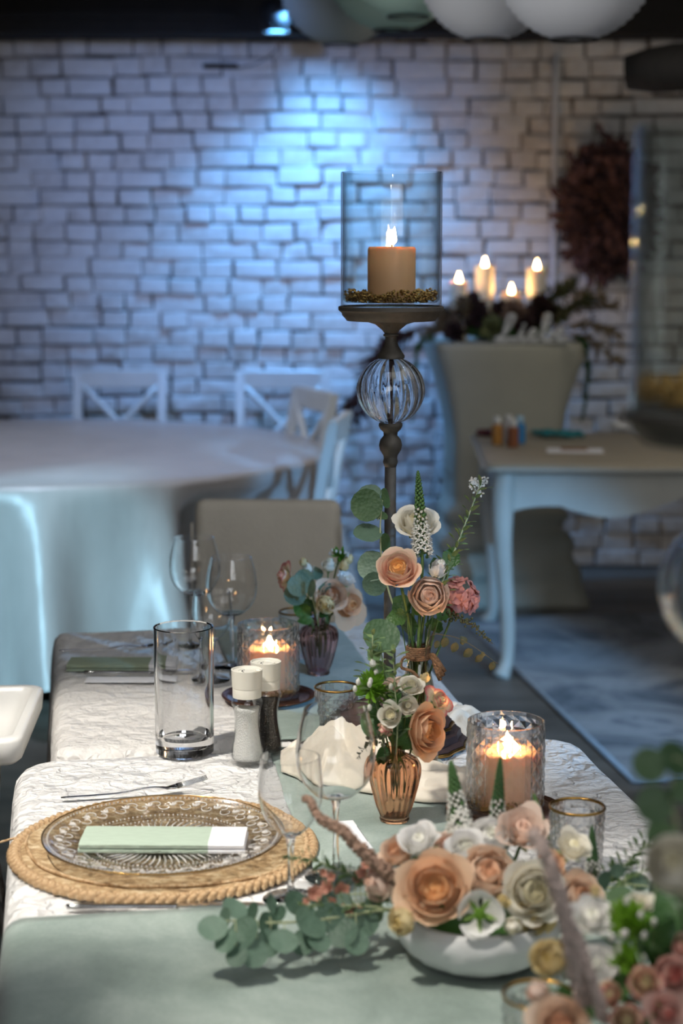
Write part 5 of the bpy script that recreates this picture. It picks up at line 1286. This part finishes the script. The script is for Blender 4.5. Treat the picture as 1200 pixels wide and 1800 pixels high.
euca([(1195, 1560), (1190, 1460), (1180, 1400), (1185, 1330)], [(1140, 1345, 32, -.01, (-.2, .5, .9)), (1185, 1335, 34, .0, (.2, .6, .6)), (1150, 1415, 34, .0, (0, .5, 1)), (1165, 1475, 36, 0, (.2, .8, .6)), (1195, 1390, 22, 0), (1195, 1450, 30, .02)], 1.24, 1.22, .0022, 'very blurred eucalyptus branch rising at the right edge', M['euca_dark'], 52, bb(.05, -.06), M['euca'])
strand([pt(1030, 1760, 1.48), pt(1012, 1690, 1.44), pt(996, 1620, 1.42), pt(976, 1550, 1.41), pt(958, 1500, 1.41), pt(935, 1462, 1.42)], (.0085, .0052), M['strand_pink'], 'blurred pinkish brown strand crossing in front of the white bowl', 8, group=None)
strand([pt(1060, 1790, 1.46), pt(1045, 1740, 1.44), pt(1030, 1690, 1.44), pt(1016, 1640, 1.44)], (.0055, .003), M['strand_pink'], 'short blurred pinkish strand beside the long one in the front arrangement', 9)

# ---------------------------------------------------------------- high chair tray on the left
TRZ = .735
tr0 = at_z(88, 1206, TRZ+.03); tr1 = at_z(70, 1306, TRZ+.03)
hx = tr0.x; 
t = thing('high_chair', (hx-.24, (tr0.y+tr1.y)/2, 0), 'white plastic high chair with a raised rim tray at the left edge', 'high chair', None, .06)
w, d = .24, (tr0.y-tr1.y)/2
q = MB()
def rrect(hw, hd, r, z, n=8):
    out = []
    for (sx, sy, a0) in ((1, -1, -PI/2), (1, 1, 0), (-1, 1, PI/2), (-1, -1, PI)):
        for k in range(n): a = a0+PI/2*k/(n-1); out.append((sx*(hw-r)+r*math.cos(a), sy*(hd-r)+r*math.sin(a), z))
    return out
def loft(q, rings, cap0=True, cap1=True):
    n = len(rings[0]); vs = [p for r in rings for p in r]; fs = []
    for j in range(len(rings)-1):
        for k in range(n): fs.append((j*n+k, j*n+(k+1) % n, (j+1)*n+(k+1) % n, (j+1)*n+k))
    if cap0: fs.append(tuple(reversed(range(n))))
    if cap1: fs.append(tuple((len(rings)-1)*n+k for k in range(n)))
    q.add(vs, fs)
loft(q, [rrect(w-.012, d-.012, .02, TRZ-.012), rrect(w-.003, d-.003, .025, TRZ-.004), rrect(w, d, .028, TRZ+.024), rrect(w-.002, d-.002, .027, TRZ+.029), rrect(w-.008, d-.008, .024, TRZ+.031), rrect(w-.016, d-.016, .022, TRZ+.030), rrect(w-.020, d-.020, .02, TRZ+.022), rrect(w-.024, d-.024, .02, TRZ+.020), rrect(w-.034, d-.034, .016, TRZ+.010)])
obj('tray', q, M['white_plastic'], t, sharp=50)
q = MB(); loft(q, [rrect(.15, .13, .04, .52), rrect(.16, .14, .05, .55), rrect(.17, .15, .05, .70), rrect(.155, .135, .05, .70), rrect(.14, .12, .04, .56)]); obj('seat', q, M['white_plastic'], t, (0, .06, 0), sharp=50)
for sx in (-1, 1):
    for sy in (-1, 1): q = MB(); q.tube([(sx*.13, .06+sy*.11, .56), (sx*.20, .06+sy*.19, 0)], .011, 12); obj('leg', q, M['steel'], t)

# ---------------------------------------------------------------- round table and chairs behind
RC = at_z(62, 786, TZ); RR = 1.06
t = thing('round_table', (RC.x, RC.y, 0), 'round banquet table hidden under the shiny grey cloth', 'table')
q = MB(); q.lathe([(RR-.02, TZ-.03), (RR-.012, TZ-.025), (RR-.012, TZ-.012), (RR-.02, TZ-.007)], 64); obj('tabletop', q, M['dark'], t)
for k in range(4): a = PI/4+k*PI/2; q = MB(); q.tube([(.7*math.cos(a), .7*math.sin(a), 0), (.7*math.cos(a), .7*math.sin(a), TZ-.03)], .02, 10); obj('leg', q, M['steel'], t)
q = MB(); NS = 200; rings = []
prof = [(RR*.0+.02, 0)] + [(RR*f, 0) for f in (.15, .3, .45, .6, .75, .88, .97)] + [(RR, -.006), (RR+.008, -.022), (RR+.012, -.06), (RR+.02, -.14), (RR+.03, -.24), (RR+.045, -.36), (RR+.06, -.48), (RR+.075, -.60), (RR+.09, -.70)]
PUSH = [(math.atan2(5.70-RC.y, -.26-RC.x), .30), (math.atan2(6.62-RC.y, -.34-RC.x), .30), (math.atan2(7.5-RC.y, -.97-RC.x), .30), (math.atan2(7.46-RC.y, -.26-RC.x), .30)]
vs = []; fs = []
for j, (r, dz) in enumerate(prof):
    for k in range(NS):
        a = TAU*k/NS; dd = max(0, -dz-.03)/.67
        fold = (.075*math.sin(a*17+.9*math.sin(a*5)) + .035*math.sin(a*31+1.3) + .05*noise.noise(Vector((math.cos(a)*3, math.sin(a)*3, 0))))*dd**.8
        lift = 0
        if j > 9:
            # hem pulled up towards the right front
            am = math.atan2(math.sin(a+1.05), math.cos(a+1.05)); lift = .20*math.exp(-(am/.42)**2)*dd**2
        for ca, wd in PUSH:
            da = abs(math.atan2(math.sin(a-ca), math.cos(a-ca)))*RR
            if j > 9: fold -= .34*max(0, min(1, (wd-da)/.12))*max(0, min(1, (-dz-.05)/.16))
        sag = .003*noise.noise(Vector((r*math.cos(a)*3, r*math.sin(a)*3, 2)))
        vs.append(((r+fold)*math.cos(a), (r+fold)*math.sin(a), TZ+dz+lift+sag))
for j in range(len(prof)-1):
    for k in range(NS): fs.append((j*NS+k, j*NS+(k+1) % NS, (j+1)*NS+(k+1) % NS, (j+1)*NS+k))
fs.append(tuple(range(NS)))
q.add(vs, fs); tag(obj('tablecloth', q, M['cloth_round'], loc=(RC.x, RC.y, 0)), 'shiny grey cloth falling in folds over the round table at the left', 'tablecloth')

M['chair_white'] = plain('white_lacquer', '#cfd0cb', 0.4, 0.04, 10)
def xchair(loc, rz, label):
    t = thing('cross_back_chair', loc, label, 'chair', 'white chairs around the round table', rz)   # faces -Y locally
    q = MB(); loft(q, [rrect(.20, .20, .03, .435), rrect(.21, .21, .035, .442), rrect(.21, .21, .035, .458), rrect(.20, .20, .03, .465)]); obj('seat', q, M['chair_white'], t, sharp=40)
    for sx in (-1, 1):
        q = MB(); q.tube(interp([(sx*.18, -.17, .435), (sx*.182, -.175, .2), (sx*.185, -.18, 0)], 6), .019, 8); obj('leg', q, M['chair_white'], t)
        q = MB(); pts = [(sx*.185, .225, 0), (sx*.18, .19, .25), (sx*.18, .185, .46), (sx*.183, .215, .70), (sx*.185, .26, .93)]
        L = interp(pts, 12); vs = []; fs = []
        for p in L: vs += [(p.x-.018, p.y-.016, p.z), (p.x+.018, p.y-.016, p.z), (p.x+.018, p.y+.016, p.z), (p.x-.018, p.y+.016, p.z)]
        for i in range(len(L)-1):
            for k in range(4): fs.append((i*4+k, i*4+(k+1) % 4, (i+1)*4+(k+1) % 4, (i+1)*4+k))
        fs += [(0, 1, 2, 3), tuple(len(vs)-4+k for k in range(4))]; q.add(vs, fs); obj('back_post', q, M['chair_white'], t, smooth=False)
    for z, hh, nm in ((.895, .040, 'top_rail'), (.53, .022, 'lower_rail')):
        y = .255 if z > .8 else .195; q = MB(); q.box((-.17, y-.012, z-hh), (.17, y+.012, z+hh), .005); obj(nm, q, M['chair_white'], t, smooth=False)
    for sx in (-1, 1):
        q = MB(); q.tube(interp([(-sx*.165, .196, .54), (0, .222 if sx > 0 else .226, .70), (sx*.165, .250, .865)], 8), .014, 8); obj('cross_bar', q, M['chair_white'], t)
    q = MB(); q.box((-.17, -.185, .38), (.17, -.165, .43), .003); obj('apron', q, M['chair_white'], t, smooth=False)
def face_to(loc, tgt): d = Vector(tgt)-Vector(loc); return math.atan2(d.y, d.x)+PI/2
for (px, y, lab) in ((198, 7.50, 'white cross back chair standing behind the round table on the left'), (490, 7.46, 'white cross back chair standing behind the round table against the bricks')):
    x = (px-600)/F*(y*CP+.09); l = (x, y, 0); xchair(l, face_to(l, (x*.9-.1, 5.0, 0)), lab)
xchair((-.26, 5.75, 0), math.radians(-97), 'white cross back chair seen from the side right of the round table')
xchair((-.34, 6.65, 0), math.radians(-68), 'white cross back chair at the back right of the round table')

# covered chair
M['slip'] = plain('slip_cover', '#d2ccbe', 0.8, 0.05, 12, 0.2, 150)
cx = (450-600)/F*3.80; t = thing('covered_chair', (cx, 3.86, 0), 'chair under a beige fabric slip cover at the end of the table', 'chair', None, -.05)
q = MB(); w2 = .168
def sect(z, hw, hd, y): return [(x, y_+y, z) for x, y_, _ in rrect(hw, hd, min(.028, hd*.9), 0)]
loft(q, [sect(.02, .20, .045, .235), sect(.30, .187, .040, .22), sect(.48, .172, .036, .205), sect(.65, .170, .034, .208), sect(.82, .170, .032, .220), sect(.876, .169, .030, .224), sect(.892, .164, .026, .2245), sect(.898, .152, .018, .225)])
obj('back_cover', q, M['slip'], t)
q = MB(); loft(q, [rrect(.21, .23, .03, .02), rrect(.195, .205, .03, .30), rrect(.185, .195, .03, .45), rrect(.18, .19, .03, .475), rrect(.165, .175, .03, .482)]); obj('seat_cover', q, M['slip'], t)
q = MB()
for sx in (-1, 1): q.tube(interp([(sx*.172, .185, .90-.05), (sx*.176, .19, .70), (sx*.182, .195, .50)], 8), .0025, 6)
obj('seam', q, M['slip'], t)

# ---------------------------------------------------------------- console table, covered pedestal
M['cream_paint'] = plain('cream_paint', '#c9c7bb', 0.45, 0.05, 10)
M['worn_top'] = plain('worn_top', '#a39a86', 0.5, 0.14, 6, 0.1, 30, (.6, 5, 1))
fx0 = (880-600)/F*5.95; T2 = Vector((fx0, 5.98, 0))
ct = thing('side_table', (fx0+.72, 6.42, 0), 'cream painted side table with curved legs in front of the covered pedestal', 'table', None, -.03)
q = MB(); loft(q, [rrect(.70, .46, .04, .722), rrect(.745, .505, .05, .728), rrect(.755, .515, .05, .738), rrect(.752, .512, .05, .746), rrect(.740, .50, .05, .750)]); obj('tabletop', q, M['worn_top'], ct, sharp=40)
q = MB(); loft(q, [rrect(.748, .508, .05, .7205), rrect(.762, .522, .052, .726), rrect(.764, .524, .052, .737), rrect(.7565, .5165, .05, .7375), rrect(.742, .502, .05, .7215)], False, False); obj('edge_moulding', q, M['cream_paint'], ct, sharp=40)
def apron(L, axis, yy, nm):
    q = MB(); n = 40; vs = []; fs = []
    for i in range(n+1):
        f = i/n; x = -L+2*L*f; k = abs(2*f-1); zb_ = .60+.045*math.cos(k*PI*2.0)*(1-.3*k) - (.05*max(0, k-.75)/.25)
        for dy in (-.010, .010):
            for z in (zb_, .722):
                vs.append((x, yy+dy, z) if axis == 'x' else (yy+dy, x, z))
    for i in range(n):
        a = i*4; b = a+4
        for (p, r_) in ((0, 1), (1, 3), (3, 2), (2, 0)): fs.append((a+p, a+r_, b+r_, b+p))
    fs += [(0, 1, 3, 2), (n*4, n*4+1, n*4+3, n*4+2)]; q.add(vs, fs); obj(nm, q, M['cream_paint'], ct, smooth=False)
apron(.66, 'x', -.452, 'front_apron'); apron(.66, 'x', .452, 'back_apron'); apron(.42, 'y', -.688, 'side_apron'); apron(.42, 'y', .688, 'side_apron')
for sx in (-1, 1):
    for sy in (-1, 1):
        q = MB(); dx, dy = sx*.03, sy*.03
        q.tube(interp([(sx*.680, sy*.442, .722), (sx*.690, sy*.452, .62), (sx*.688, sy*.450, .45), (sx*.668, sy*.430, .20), (sx*.668, sy*.430, .06), (sx*.690, sy*.452, .0)], 18), [.040]*3+[.040, .038, .036, .033, .031, .029, .027, .026, .025, .024, .023, .023, .024, .028, .032], 12); obj('leg', q, M['cream_paint'], ct)
# things on the side table
def on_table(px, py): return at_z(px, py, .751)
def jar(px, py, body, lab, lidc='#d5d6d2', h=.10, r=.021):
    p = on_table(px, py); t = thing('paint_tube', p, lab, 'bottle', 'small paint bottles')
    q = MB(); q.lathe(spline([(r*.95, 0), (r, .006), (r, h*.62), (r*.9, h*.70), (r*.55, h*.76)], 14), 20); obj('body', q, plain(lab[:20], body, .4, .08), t)
    q = MB(); q.lathe([(r*.62, h*.74), (r*.70, h*.76), (r*.66, h), (r*.5, h*1.02)], 18); obj('cap', q, plain('cap_'+lab[:12], lidc, .4, .05), t)
jar(873, 781, '#b07c35', 'ochre bottle with white cap, leftmost of the small row on the side table')
jar(893, 777, '#c9c4be', 'pale bottle between the ochre and brown ones on the side table')
jar(901, 786, '#8a5230', 'brown bottle with pale cap beside the blue one on the side table')
jar(913, 779, '#2f7fb8', 'blue bottle with light blue cap on the side table', '#9fc4dc')
p = on_table(975, 769); t = thing('ribbon_pile', p, 'small heap of teal ribbon on the side table', 'ribbon'); rg = random.Random(2)
for k in range(9):
    q = MB(); a = rg.uniform(0, TAU); c = Vector((rg.uniform(-.07, .07), rg.uniform(-.04, .04), .008+.006*rg.random())); pts = [c+Vector((.035*math.cos(a+b)*rg.uniform(.7, 1.2), .03*math.sin(a+b), .010*abs(math.sin(b*1.5)))) for b in [i*.9 for i in range(7)]]
    q.tube(interp(pts, 24), .0075, 6); obj('ribbon_loop', q, M.setdefault('teal', plain('teal_ribbon', '#1f7a80', .5, .2)), t)
p = on_table(1010, 793); t = thing('paper_sheet', p, 'white paper sheet with a brown card on it at the front of the side table', 'paper', None, -.1)
q = MB(); q.box((-.10, -.06, 0), (.10, .06, .004), .001); obj('sheet', q, M['paper'], t, smooth=False)
q = MB(); q.box((-.05, -.012, .0045), (.045, .045, .009), .001); obj('brown_card', q, plain('kraft_card', '#8d6a4a', .8, .1), t, smooth=False)
p = on_table(862, 767); q = MB()
for k in range(14): q.ball((random.uniform(-.05, .05), random.uniform(-.02, .02), .008+random.uniform(0, .012)), .014, 8, 5)
tag(obj('dried_petals', q, plain('wine_petals', '#5c2f38', .8, .2), loc=p), 'small heap of wine red dried petals at the left end of the side table', 'petals', None, 'stuff')
p = on_table(1092, 757); t = thing('small_dish', p, 'small white dish at the back of the side table beside the blurred stand', 'dish')
q = MB(); q.lathe([(.025, 0), (.045, .012), (.05, .03), (.046, .03), (.03, .008), (.001, .007)], 24); obj('dish', q, M['ceramic'], t)

# covered pedestal
M['spandex'] = plain('stretch_cover', '#b3b1a0', 0.75, 0.04, 8)
pxm = (885-600)/F*7.34; PY = 7.42
t = thing('covered_pedestal', (pxm, PY, 0), 'tall pedestal table under a pale stretch cover by the brick wall', 'pedestal', None, .08)
q = MB(); rings = []; n = 44; PH = 1.075
for j in range(n+1):
    f = j/n; z = PH*f
    hw = .235 + .105*max(0, (f-.62)/.38)**1.6 + .125*max(0, (.42-f)/.42)**1.1
    if f > .955: hw -= .006
    wr = .026*math.sin(f*58)*max(0, min(1, (.44-f)/.1))*min(1, f*12)
    ring = []
    for i in range(64):
        a = TAU*i/64; c, s = math.cos(a), math.sin(a); k = 1/max(abs(c), abs(s)); e = 1+(k-1)*.72
        pull = 1-.10*(1-abs(math.cos(2*a)))*0 - .07*abs(math.cos(2*a))*(1-f if f < .5 else (f-.5))*1.4
        r = (hw+wr*(.6+.4*math.sin(a*3+f*9)))*e*pull; ring.append((r*c, r*s*.85, z))
    rings.append(ring)
rings.append([(x*.93, y*.93, PH+.008) for x, y, z in rings[-1]]); rings.append([(x*.4, y*.4, PH+.009) for x, y, z in rings[-1]])
loft(q, rings); obj('stretch_cover', q, M['spandex'], t)
PT = PH+.0095
def pz(px, zc_y, z): return Vector(((px-600)/F*(zc_y*CP-(z-H)*SP), zc_y, z))
for (px, ytop, w_, lab, yy) in ((805, 485, .036, 'cream pillar candle burning at the left end of the pedestal, beside the hurricane glass', 7.36), (850, 458, .040, 'tall cream pillar candle burning second from the left on the pedestal', 7.46), (897, 505, .042, 'short cream candle burning among the dark flowers on the pedestal', 7.44), (941, 462, .040, 'tall cream pillar candle burning rightmost on the pedestal', 7.48)):
    ztop = at_y(px, ytop+10, yy).z
    c = candle(pz(px, yy, PT+.001), w_, ztop-PT, M['wax_cream'], lab, .2, .046, 0, .012)
# arrangement on pedestal
foam = thing('flower_arrangement', pz(885, 7.38, PT), 'arrangement of dark dried flowers and grasses among the pedestal candles', 'arrangement')
O = foam.location; rg = random.Random(14)
q = MB(); q.ball((0, 0, .047), .10, 14, 8, (2.0, .7, .45)); obj('moss', q, M['leaf'], foam)
mm = plain('dark_bloom', '#3a2422', .85, .4, 60); mo = plain('olive_bloom', '#7c8050', .8, .2, 60); mt = plain('tan_bloom', '#8f7460', .9, .25, 60)
def pom(px, py, y, r, mat, nm='dried_bloom', n=120):
    c = at_y(px, py, y)-O; q = MB(); src = leaf_mesh('lance')
    for i in range(n):
        d = Vector((rg.gauss(0, 1), rg.gauss(0, 1), rg.gauss(0, 1))).normalized(); z = d.orthogonal().normalized(); x = d.cross(z); s = r*rg.uniform(.75, 1.1)
        q.add([c+x*(v[0]*s*2)+d*(v[1]*s)+z*(v[2]*s) for v in src.v], src.f)
    obj(nm, q, mat, foam, recalc=False)
for (x, y, r, m, yy) in ((830, 545, .075, mm, 7.32), (952, 545, .075, mm, 7.33), (865, 578, .055, mo, 7.25), (905, 552, .06, mt, 7.30), (885, 545, .055, mm, 7.4), (790, 570, .06, mt, 7.32), (925, 575, .05, mm, 7.27), (980, 555, .05, mo, 7.36), (845, 560, .05, mm, 7.28), (800, 585, .05, mm, 7.26)):
    pom(x, y, yy, r, m)
def plume(a, b, w, mat, n=60, nm='grass_plume', L=.07):
    a, b = Vector(a)-O, Vector(b)-O; q = MB(); mid = (a+b)/2+Vector((0, 0, .04)); Ls = interp([a, mid, b], 12); q.tube(Ls, [.004]*12, 5); src = leaf_mesh('needle')
    for i in range(n):
        f = .25+.75*i/n; p = Ls[min(10, int(f*11))].lerp(Ls[min(11, int(f*11)+1)], f*11 % 1); d = ((b-a).normalized()+Vector((rg.gauss(0, .6), rg.gauss(0, .4), rg.gauss(0, .6)))).normalized(); z = d.orthogonal().normalized(); x = d.cross(z); s = L*rg.uniform(.6, 1)
        q.add([p+x*(v[0]*s)+d*(v[1]*s)+z*(v[2]*s) for v in src.v], src.f)
    obj(nm, q, mat, foam, recalc=False)
gr = plain('dry_grass', '#7b6c54', .9, .25, 40); gg = plain('dark_palm', '#4a4f2c', .8, .25, 40)
for (x0, y0, x1, y1, m) in ((960, 570, 1060, 525, gr), (965, 570, 1080, 540, gr), (950, 560, 1010, 505, gg), (970, 575, 1035, 535, gg), (975, 580, 1085, 590, gr), (810, 585, 752, 600, gr), (800, 575, 768, 560, gr), (820, 590, 812, 545, gr), (940, 560, 990, 520, gg), (970, 585, 1090, 640, gr)):
    plume(at_y(x0, y0, 7.34), at_y(x1, y1, 7.26), 1, m)
for dx in (0, 14, -10):
    P = [at_y(x+dx*f, y, yy)-O for x, y, yy, f in ((800, 585, 7.34, 0), (745, 575, 7.3, .3), (690, 605, 7.3, .6), (648, 665, 7.3, .8), (612, 745, 7.3, 1))]
    q = MB(); Ls = interp(P, 24); q.tube(Ls, [.005]*24, 5); src = leaf_mesh('needle')
    for i in range(90):
        f = .35+.64*i/90; k = int(f*23); p = Ls[k]; d = ((Ls[min(23, k+1)]-p).normalized()+Vector((rg.gauss(0, .35), rg.gauss(0, .3), rg.gauss(0, .35)))).normalized(); z = d.orthogonal().normalized(); x = d.cross(z); s_ = .09*rg.uniform(.6, 1)
        q.add([p+x*(v[0]*s_)+d*(v[1]*s_)+z*(v[2]*s_) for v in src.v], src.f)
    obj('drooping_plume', q, mm, foam, recalc=False)
def vine(pts, label, n=70, L=.03, y=7.2):
    P = [at_y(x, yy, y) for x, yy in pts]; t, o, Lx = branch('hanging_vine', P, .003, M['twig'], label, 'foliage', 'trailing vines')
    sprig_needles(t, Lx, M['leaf'], L, n, .02, 1.0, 5, 'oval', 'leaves', .5)
vine([(1008, 590), (1026, 602), (1032, 640), (1030, 690), (1022, 740)], 'green vine hanging down the right side of the covered pedestal', y=7.10)
vine([(770, 592), (738, 600), (730, 640), (728, 690), (724, 742)], 'green vine hanging down the left side of the covered pedestal', y=7.10)
# white script word on the pedestal
t = thing('script_word', pz(940, 7.16, PT), 'white cut out script word Liebe standing at the front of the pedestal', 'sign')
strokes = {'letter_L': [(-.155, .012), (-.12, .03), (-.085, .085), (-.082, .105), (-.10, .105), (-.112, .07), (-.122, .03), (-.14, .010), (-.12, .008), (-.095, .016), (-.07, .010)],
 'letter_i': [(-.07, .010), (-.055, .035), (-.048, .050), (-.052, .018), (-.040, .010), (-.028, .020)],
 'letter_e': [(-.028, .020), (-.004, .034), (.000, .046), (-.012, .048), (-.022, .030), (-.012, .010), (.010, .014)],
 'letter_b': [(.010, .014), (.045, .070), (.055, .105), (.040, .108), (.030, .070), (.030, .020), (.045, .008), (.064, .022), (.058, .042), (.046, .040), (.075, .034)],
 'letter_e ': [(.075, .034), (.098, .038), (.102, .050), (.090, .052), (.082, .032), (.092, .010), (.125, .022)]}
for nm, pts in strokes.items():
    q = MB(); q.tube(interp([(x*1.05, 0, z*1.0+.004) for x, z in pts], 50), .0075, 8); obj(nm.strip(), q, M['chair_white'], t)
q = MB(); q.ball((-.045, 0, .072), .008, 8, 6); obj('letter_dot', q, M['chair_white'], t)
q = MB(); q.box((-.17, -.012, 0), (.14, .012, .008), .002); obj('word_base', q, M['chair_white'], t, smooth=False)
# wreath on the wall and dried branch hanging
wc = at_y(1068, 372, 8.02); t = thing('dried_wreath', wc, 'dark red dried flower wreath hanging on the brick wall at the right', 'wreath')
mw = [plain('wine_bloom', '#47302f', .9, .35, 30), plain('rust_bloom', '#5c4140', .9, .3, 30)]
q = MB(); q.lathe([(.20+.03*math.cos(b), .03*math.sin(b)) for b in [TAU*i/8 for i in range(8)]], 40, closed=True); obj('wreath_ring', q, M['twig'], t, rot=(PI/2, 0, 0), scale=(.75, 1.0, 1))
for c in range(2):
    q = MB(); src = leaf_mesh('lance')
    for i in range(900):
        a = rg.uniform(0, TAU); r = .21*math.sqrt(rg.random())+rg.gauss(0, .03); p = Vector((r*.75*math.cos(a), -.02-abs(rg.gauss(0, .03)), r*1.15*math.sin(a))); d = (Vector((math.cos(a)*.7, -.5, math.sin(a)))+Vector((rg.gauss(0, .6), rg.gauss(0, .4), rg.gauss(0, .6)))).normalized()
        z = d.orthogonal().normalized(); x = d.cross(z); s = rg.uniform(.05, .085); q.add([p+x*(v[0]*s*2)+d*(v[1]*s)+z*(v[2]*s) for v in src.v], src.f)
    o = obj('dried_sprays', q, mw[c], t, recalc=False); o['kind'] = 'stuff'

# rug
def rug_mat():
    t = NT('abstract_rug'); v = t.coord((1, 1, 1)); n1 = t.noise(v, 1.9, 5, 0.6, 1.2); n2 = t.noise(v, 120, 2)
    p = t.bsdf(0.95, **{'Sheen Weight': 0.2}); t.l(t.ramp(n1.outputs[0], [(0.36, '#3a3d42'), (0.44, '#6b6e72'), (0.50, '#8e9090'), (0.60, '#a7a9aa'), (0.66, '#70747a')]), p.inputs['Base Color'])
    t.l(t.bump(n2.outputs[0], 0.5, 0.006), p.inputs['Normal']); return t.done(p.outputs[0])
r0 = at_z(1113, 1378, 0); r1 = at_z(893, 1168, 0); ang = math.atan2((r1-r0).y, (r1-r0).x)
e1 = (r1-r0).normalized(); e2 = Vector((e1.y, -e1.x, 0)); q = MB()
def rugp(a, b): p = r0+e1*(b*2.15)+e2*(a*2.4); return Vector((p.x, p.y, .012+.0012*noise.noise(Vector((a*20, b*20, 1)))))
q.grid(rugp, 24, 24); o_ = len(q.v); q.add([(v[0], v[1], .001) for v in [rugp(0, 0), rugp(1, 0), rugp(1, 1), rugp(0, 1)]], [])
c4 = [0, 24, 25*25-1, 24*25]
for k in range(4): q.f.append((c4[k], c4[(k+1) % 4], o_+(k+1) % 4, o_+k))
rug = tag(obj('rug', q, rug_mat(), loc=(0, 0, 0)), 'grey abstract patterned rug on the floor right of the dining table', 'rug')
q = MB(); q.tube([rugp(0, 0)+Vector((0, 0, -.003)), rugp(0, .5)+Vector((0, 0, -.003)), rugp(0, 1)+Vector((0, 0, -.003))], .008, 8); q.tube([rugp(0, 0)+Vector((0, 0, -.003)), rugp(1, 0)+Vector((0, 0, -.003))], .008, 8); obj('blue_lit_edge', q, plain('rug_edge', '#a9b3ba', .8, .1), rug)  # pale bluish edge colour stands in for blue light catching the rug

# ---------------------------------------------------------------- paper lanterns
def lantern_mat(name, c):
    t = NT(name); d = t.n('ShaderNodeBsdfDiffuse'); d.inputs[0].default_value = lin(c); tr = t.n('ShaderNodeBsdfTranslucent'); tr.inputs[0].default_value = lin(c)
    nz = t.noise(t.coord(), 40); t.l(t.bump(nz.outputs[0], .2, .004), d.inputs['Normal'])
    m = t.n('ShaderNodeMixShader'); m.inputs[0].default_value = .35; t.l(d.outputs[0], m.inputs[1]); t.l(tr.outputs[0], m.inputs[2]); return t.done(m.outputs[0])
lw = lantern_mat('white_lantern_paper', '#dcdde0'); lm = lantern_mat('mint_lantern_paper', '#b9d3c6'); lg = lantern_mat('grey_lantern_paper', '#b9c0b8')
def lantern(px, py, zc, R, mat, label, ribs=22):
    p = at_d(px, py, zc); t = thing('paper_lantern', p, label, 'lantern', 'paper lanterns on the ceiling')
    n = ribs*2; ro = .062; a0 = math.asin(ro/R); prof = []
    for i in range(n+1):
        th = a0+(PI-2*a0)*i/n; r = R*math.sin(th)*(1 if i % 2 == 0 else .955); prof.append((r, -R*.96*math.cos(th)))
    q = MB(); q.lathe(prof, 48, cap0=False, cap1=False); obj('paper_shade', q, mat, t)
    q = MB(); q.lathe([(ro-.002, -R*.95-.002), (ro+.002, -R*.95-.002), (ro+.002, -R*.95+.002), (ro-.002, -R*.95+.002)], 32, closed=True)
    q.tube([(-ro, 0, -R*.95), (0, .0, -R*.93), (ro, 0, -R*.95)], .002, 5); obj('wire_ring', q, M['ink'], t)
    q = MB(); q.tube([(0, 0, R*.9), (0, 0, max(R*.95, 2.749-p.z))], .0016, 5); obj('cord', q, M['ink'], t)
lantern(1012, -72, 4.40, .205, lw, 'nearest big white paper lantern, rightmost, with its wire ring showing')
lantern(858, -52, 4.85, .195, lw, 'white paper lantern second from the right')
lantern(718, -82, 5.20, .190, lm, 'mint paper lantern in the middle, least of it showing')
lantern(690, -66, 5.65, .222, lm, 'mint green paper lantern second from the left')
lantern(598, -28, 6.10, .214, lg, 'grey green paper lantern leftmost of the row', 14)
